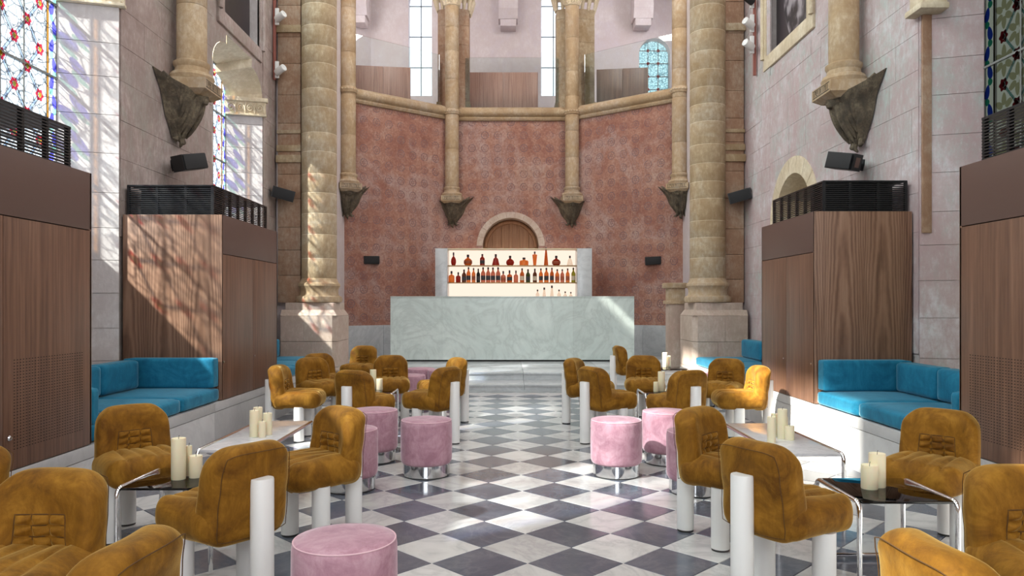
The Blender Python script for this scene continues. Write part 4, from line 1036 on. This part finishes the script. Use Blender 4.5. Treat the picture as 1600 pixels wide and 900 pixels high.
# small pale glass on the distant right bench ledge
# ================================================================== BAR
bar = empty('bar_counter', (.08, 14.54, ZS2), 0, 'long pale green marble bar counter on the platform', 'bar counter')
bx0, bx1 = -2.396, 2.40; zt = 1.514-ZS2
MB().box(bx0+.03, bx1-.03, .05, .65, 0, .03).build('plinth', M['dark_gap'], bar, smooth=False)
cuts = [bx0, bx0+1.02, bx1-1.20, bx1]
for a, b in zip(cuts[:-1], cuts[1:]): MB().box(a+.0008, b-.0008, 0, .04, .03, zt-.032).build('front_slab', M['bar_marble'], bar, smooth=False)
for x in (bx0, bx1-.04): MB().box(x, x+.04, .04, .70, .03, zt-.032).build('end_slab', M['bar_marble'], bar, smooth=False)
MB().box(bx0, bx1, 0, .70, zt-.03, zt, .003).build('worktop', M['bar_marble'], bar)
YB = 16.2
sh = empty('back_bar_shelving', (0, YB, ZS2), 0, 'lit back bar shelving framed by marble behind the counter', 'shelving')
sx0, si0, si1, sx1 = xat(680, YB), xat(699, YB), xat(902, YB), xat(925, YB); ztp = zat(388, YB)-ZS2; zs1, zs2 = zat(414, YB)-ZS2, zat(441, YB)-ZS2; zct = zat(472, YB)-ZS2
for a, b in ((sx0, si0), (si1, sx1)): MB().box(a, b, 0, .5, 0, ztp, .004).build('side_slab', M['step_marble'], sh)
MB().box(si0, si1, .47, .5, zct, ztp-.015).build('lit_panel', M['lit'], sh, smooth=False)
MB().box(si0, si1, .02, .5, ztp-.015, ztp, .002).build('top_board', M['wax'], sh)
for z in (zs1, zs2): MB().box(si0, si1, .10, .46, z-.016, z, .002).build('shelf', M['bronze'], sh)
MB().box(si0, si1, .02, .5, 0, zct).build('back_counter', M['step_marble'], sh, smooth=False)
# bottles
def bm_(name, col, rough=.12, tr=.55):
    t = NT(name); gl = t.n('ShaderNodeBsdfTransparent'); gl.inputs[0].default_value = (*col, 1); mx = t.n('ShaderNodeMixShader'); mx.inputs[0].default_value = 1-tr
    t.done(col, rough); t.l(gl.outputs[0], mx.inputs[1]); t.l(t.b.outputs[0], mx.inputs[2]); t.l(mx.outputs[0], t.out.inputs[0]); return t.m
BC = {'amber': bm_('amber_bottle', (.75, .24, .04)), 'orange': bm_('orange_bottle', (.92, .38, .10)), 'red': bm_('red_bottle', (.48, .05, .025)), 'brown': bm_('brown_bottle', (.25, .09, .035)), 'green': bm_('green_bottle', (.13, .16, .035)), 'rose': bm_('rose_bottle', (.80, .35, .22)), 'dark': bm_('dark_bottle', (.035, .03, .02)), 'clear': bm_('clear_bottle', (.93, .88, .82), .1, .85), 'lime': bm_('lime_bottle', (.50, .46, .06))}
LB = {'dark': simple('dark_label', (.05, .045, .05), .6), 'cream': simple('cream_label', (.75, .62, .45), .6), 'rust': simple('rust_label', (.40, .10, .04), .6), 'none': None}
SH = {'tall': ([(.0, 0), (.80, 0), (1, .02), (1, .58), (.86, .66), (.40, .76), (.36, .88)], .88, 1.0, .40),
      'round': ([(0, 0), (.55, 0), (.85, .10), (1, .28), (.92, .46), (.62, .60), (.28, .68), (.22, .78)], .78, 1.0, .30),
      'squat': ([(0, 0), (.9, 0), (1, .05), (1, .52), (.85, .62), (.3, .68), (.26, .78)], .78, 1.0, .34),
      'bell': ([(0, 0), (1, 0), (1, .08), (.80, .35), (.62, .60), (.30, .68), (.25, .78)], .78, 1.0, .3),
      'cone': ([(0, 0), (1, 0), (1, .05), (.72, .45), (.42, .80), (.36, .86)], .86, 1.0, .4),
      'flare': ([(0, 0), (.55, 0), (.6, .05), (.8, .4), (1, .74), (.95, .78), (.3, .80), (.28, .86)], .86, 1.0, .35)}
def bottle(px, ph, wpx, shape, col, lbl, z, label, group, yoff=.26):
    Yb = YB+yoff; X = xat(px, Yb); h = ph*Yb/FPX; rad = wpx*.58*Yb/FPX; prof, zc, _, cw = SH[shape]
    r = empty('bottle', (X, Yb, z), 0, label, 'bottle', group)
    MB().lathe([(q*rad, t*h) for q, t in prof]+[(0, prof[-1][1]*h)], 16).build('glass_body', BC[col], r)
    MB().lathe([(rad*cw, zc*h-.004), (rad*cw, h-.004), (rad*cw*.8, h), (0, h)], 12).build('cap', M['black'], r)
    if lbl != 'none':
        lr = 1.012*rad*(1 if shape in ('tall', 'squat') else .96); MB().lathe([(lr, h*.16), (lr*1.01, h*.17), (lr*1.01, h*.44), (lr, h*.45)], 16, a0=R(180), a1=R(360)).build('paper_label', LB[lbl], r)
ORD = ['first', 'second', 'third', 'fourth', 'fifth', 'sixth', 'seventh', 'eighth', 'ninth', 'tenth', 'eleventh', 'twelfth', 'thirteenth', 'fourteenth', 'fifteenth', 'sixteenth', 'seventeenth', 'eighteenth', 'nineteenth', 'twentieth', 'twenty-first', 'twenty-second', 'twenty-third']
cx_ = lambda x: 660+x/5.714
top = [(278, 192, 7, 'round', 'red', 'none'), (407, 212, 11.5, 'round', 'amber', 'rust'), (535, 207, 6.5, 'tall', 'red', 'dark'), (655, 208, 10, 'bell', 'red', 'none'), (783, 222, 11, 'round', 'red', 'none'), (907, 238, 12, 'squat', 'orange', 'none'), (1003, 185, 6.5, 'flare', 'orange', 'none'), (1104, 150, 5.8, 'cone', 'amber', 'none'), (1195, 222, 11.5, 'round', 'red', 'rust'), (1317, 222, 8, 'bell', 'clear', 'none')]
desc = {'round': 'round decanter', 'tall': 'tall bottle', 'bell': 'bell shaped decanter', 'squat': 'squat bottle', 'flare': 'flared bottle', 'cone': 'very tall tapering bottle'}
for k, (x, t, wp, s, c, l) in enumerate(top):
    bottle(cx_(x), (310-t)/5.714, wp, s, c, l, ZS2+zs1, '%s %s, %s from the left on the top shelf' % (c, desc[s], ORD[k]), 'bottles on the top shelf')
mid = [(260, 362, 8, 'squat', 'orange', 'none'), (320, 372, 6.5, 'squat', 'red', 'none'), (372, 348, 6, 'tall', 'brown', 'dark'), (412, 327, 5.5, 'tall', 'orange', 'dark'), (457, 335, 5, 'tall', 'orange', 'rust'), (499, 340, 5, 'tall', 'dark', 'dark'), (542, 328, 6, 'tall', 'rose', 'dark'), (587, 328, 6, 'tall', 'rose', 'dark'), (630, 330, 6, 'tall', 'rose', 'dark'), (676, 328, 6, 'tall', 'rose', 'dark'), (722, 362, 6.8, 'squat', 'rose', 'rust'), (778, 355, 7, 'squat', 'amber', 'dark'), (835, 357, 6, 'squat', 'rose', 'none'), (890, 337, 5.8, 'tall', 'amber', 'cream'), (943, 345, 5.8, 'tall', 'green', 'dark'), (1004, 340, 5.5, 'tall', 'brown', 'cream'), (1058, 338, 5.3, 'tall', 'orange', 'dark'), (1107, 333, 6, 'tall', 'orange', 'dark'), (1156, 332, 5.3, 'tall', 'amber', 'dark'), (1204, 345, 5.6, 'tall', 'orange', 'rust'), (1249, 345, 5.2, 'tall', 'rose', 'rust'), (1297, 338, 5.2, 'tall', 'orange', 'rust'), (1348, 332, 5.5, 'tall', 'lime', 'cream')]
for k, (x, t, wp, s, c, l) in enumerate(mid):
    bottle(cx_(x), (465-t)/5.714, wp, s, c, l, ZS2+zs2, '%s %s, %s from the left on the middle shelf' % (c, desc[s], ORD[k]), 'bottles on the middle shelf')
for k, (x, t, wp, s, c) in enumerate([(1028, 528, 5, 'tall', 'clear'), (1088, 510, 6, 'cone', 'clear'), (1156, 492, 6, 'cone', 'clear'), (1220, 528, 5, 'tall', 'clear'), (1275, 545, 5, 'tall', 'clear'), (1325, 550, 5, 'tall', 'clear')]):
    Yb = YB+.26; z = ZS2+zct; h = (zat(360+t/5.714, Yb)-z)
    bottle(cx_(x), h*FPX/Yb, wp, s, c, 'none', z, 'clear %s, %s from the left on the counter under the shelves' % (desc[s], ORD[k]), 'clear bottles on the back counter')

# ================================================================== WALL FITTINGS
def speaker(loc, rot, label):
    r = empty('wall_speaker', loc, 0, label, 'speaker', 'black wall speakers'); r.rotation_euler = rot
    MB().prism([(-.17, -.075), (.17, -.06), (.17, .06), (-.17, .09)], -.085, .085).build('cabinet', M['black'], r, (0, 0, 0), (0, 0, 0), smooth=False)
    MB().box(-.155, .155, -.086, -.072, -.078, .078, .006).build('grille', simple('speaker_grille', (.012, .012, .013), .7), r)
    MB().box(.17, .172, -.03, .03, -.05, .05).build('end_plate', M['fascia'], r, smooth=False)
    MB().box(-.02, .02, .06, .24, -.02, .02).box(-.05, .05, .22, .24, -.06, .06).build('bracket', M['black'], r, smooth=False)
speaker((-3.46, 8.05, 2.90), (R(-4), R(-14), R(66)), 'black speaker on the left wall under the winged corbel')
speaker((3.50, 7.70, 2.84), (R(-4), R(14), R(-66)), 'black speaker on the right wall under the winged corbel')
speaker((-3.50, 11.50, 3.07), (R(8), R(14), R(18)), 'black speaker on the left pilaster')
speaker((3.58, 11.42, 3.03), (R(8), R(-14), R(-18)), 'black speaker on the right pilaster')
speaker((xat(580, 16.1), 16.1, zat(406, 16.1)), (R(8), 0, R(20)), 'black speaker on the painted apse wall left of the lit shelves')
speaker((xat(1021, 16.1), 16.1, zat(407, 16.1)), (R(8), R(-2), R(-20)), 'black speaker on the painted apse wall right of the lit shelves')
def track(x, y, z0, heads, s, label):
    r = empty('track_light', (x, y, z0), 0, label, 'lamp', 'conduits and spot lamps on the walls')
    MB().box(-.02, .02, -.02, .02, 0, 7-z0, .004).build('conduit', M['red_pipe'], r)
    for dz, col in heads:
        MB().box(-.03-.05*s, .03-.05*s, -.05, -.02, dz-.1, dz+.16, .004).build('mount', M['white_metal'], r)
        h = MB().lathe([(0, -.09), (.05, -.09), (.055, -.08), (.055, .08), (.045, .085), (0, .07)], 20).build('spot_head', M[col], r, (-.13*s, -.12, dz), (R(70), 0, R(-60)*s))
track(-3.665, 11.60, zat(125, 11.6), [(.95, 'white_metal'), (.12, 'white_metal')], -1, 'red conduit with two white spot lamps on the left wall')
track(3.70, 11.10, zat(118, 11.1), [(.42, 'white_metal'), (.74, 'white_metal'), (1.1, 'black')], 1, 'red conduit with spot lamps at the end of the right wall')
track(3.70, 8.46, zat(14, 8.46), [], 1, 'short red conduit end high on the right wall')
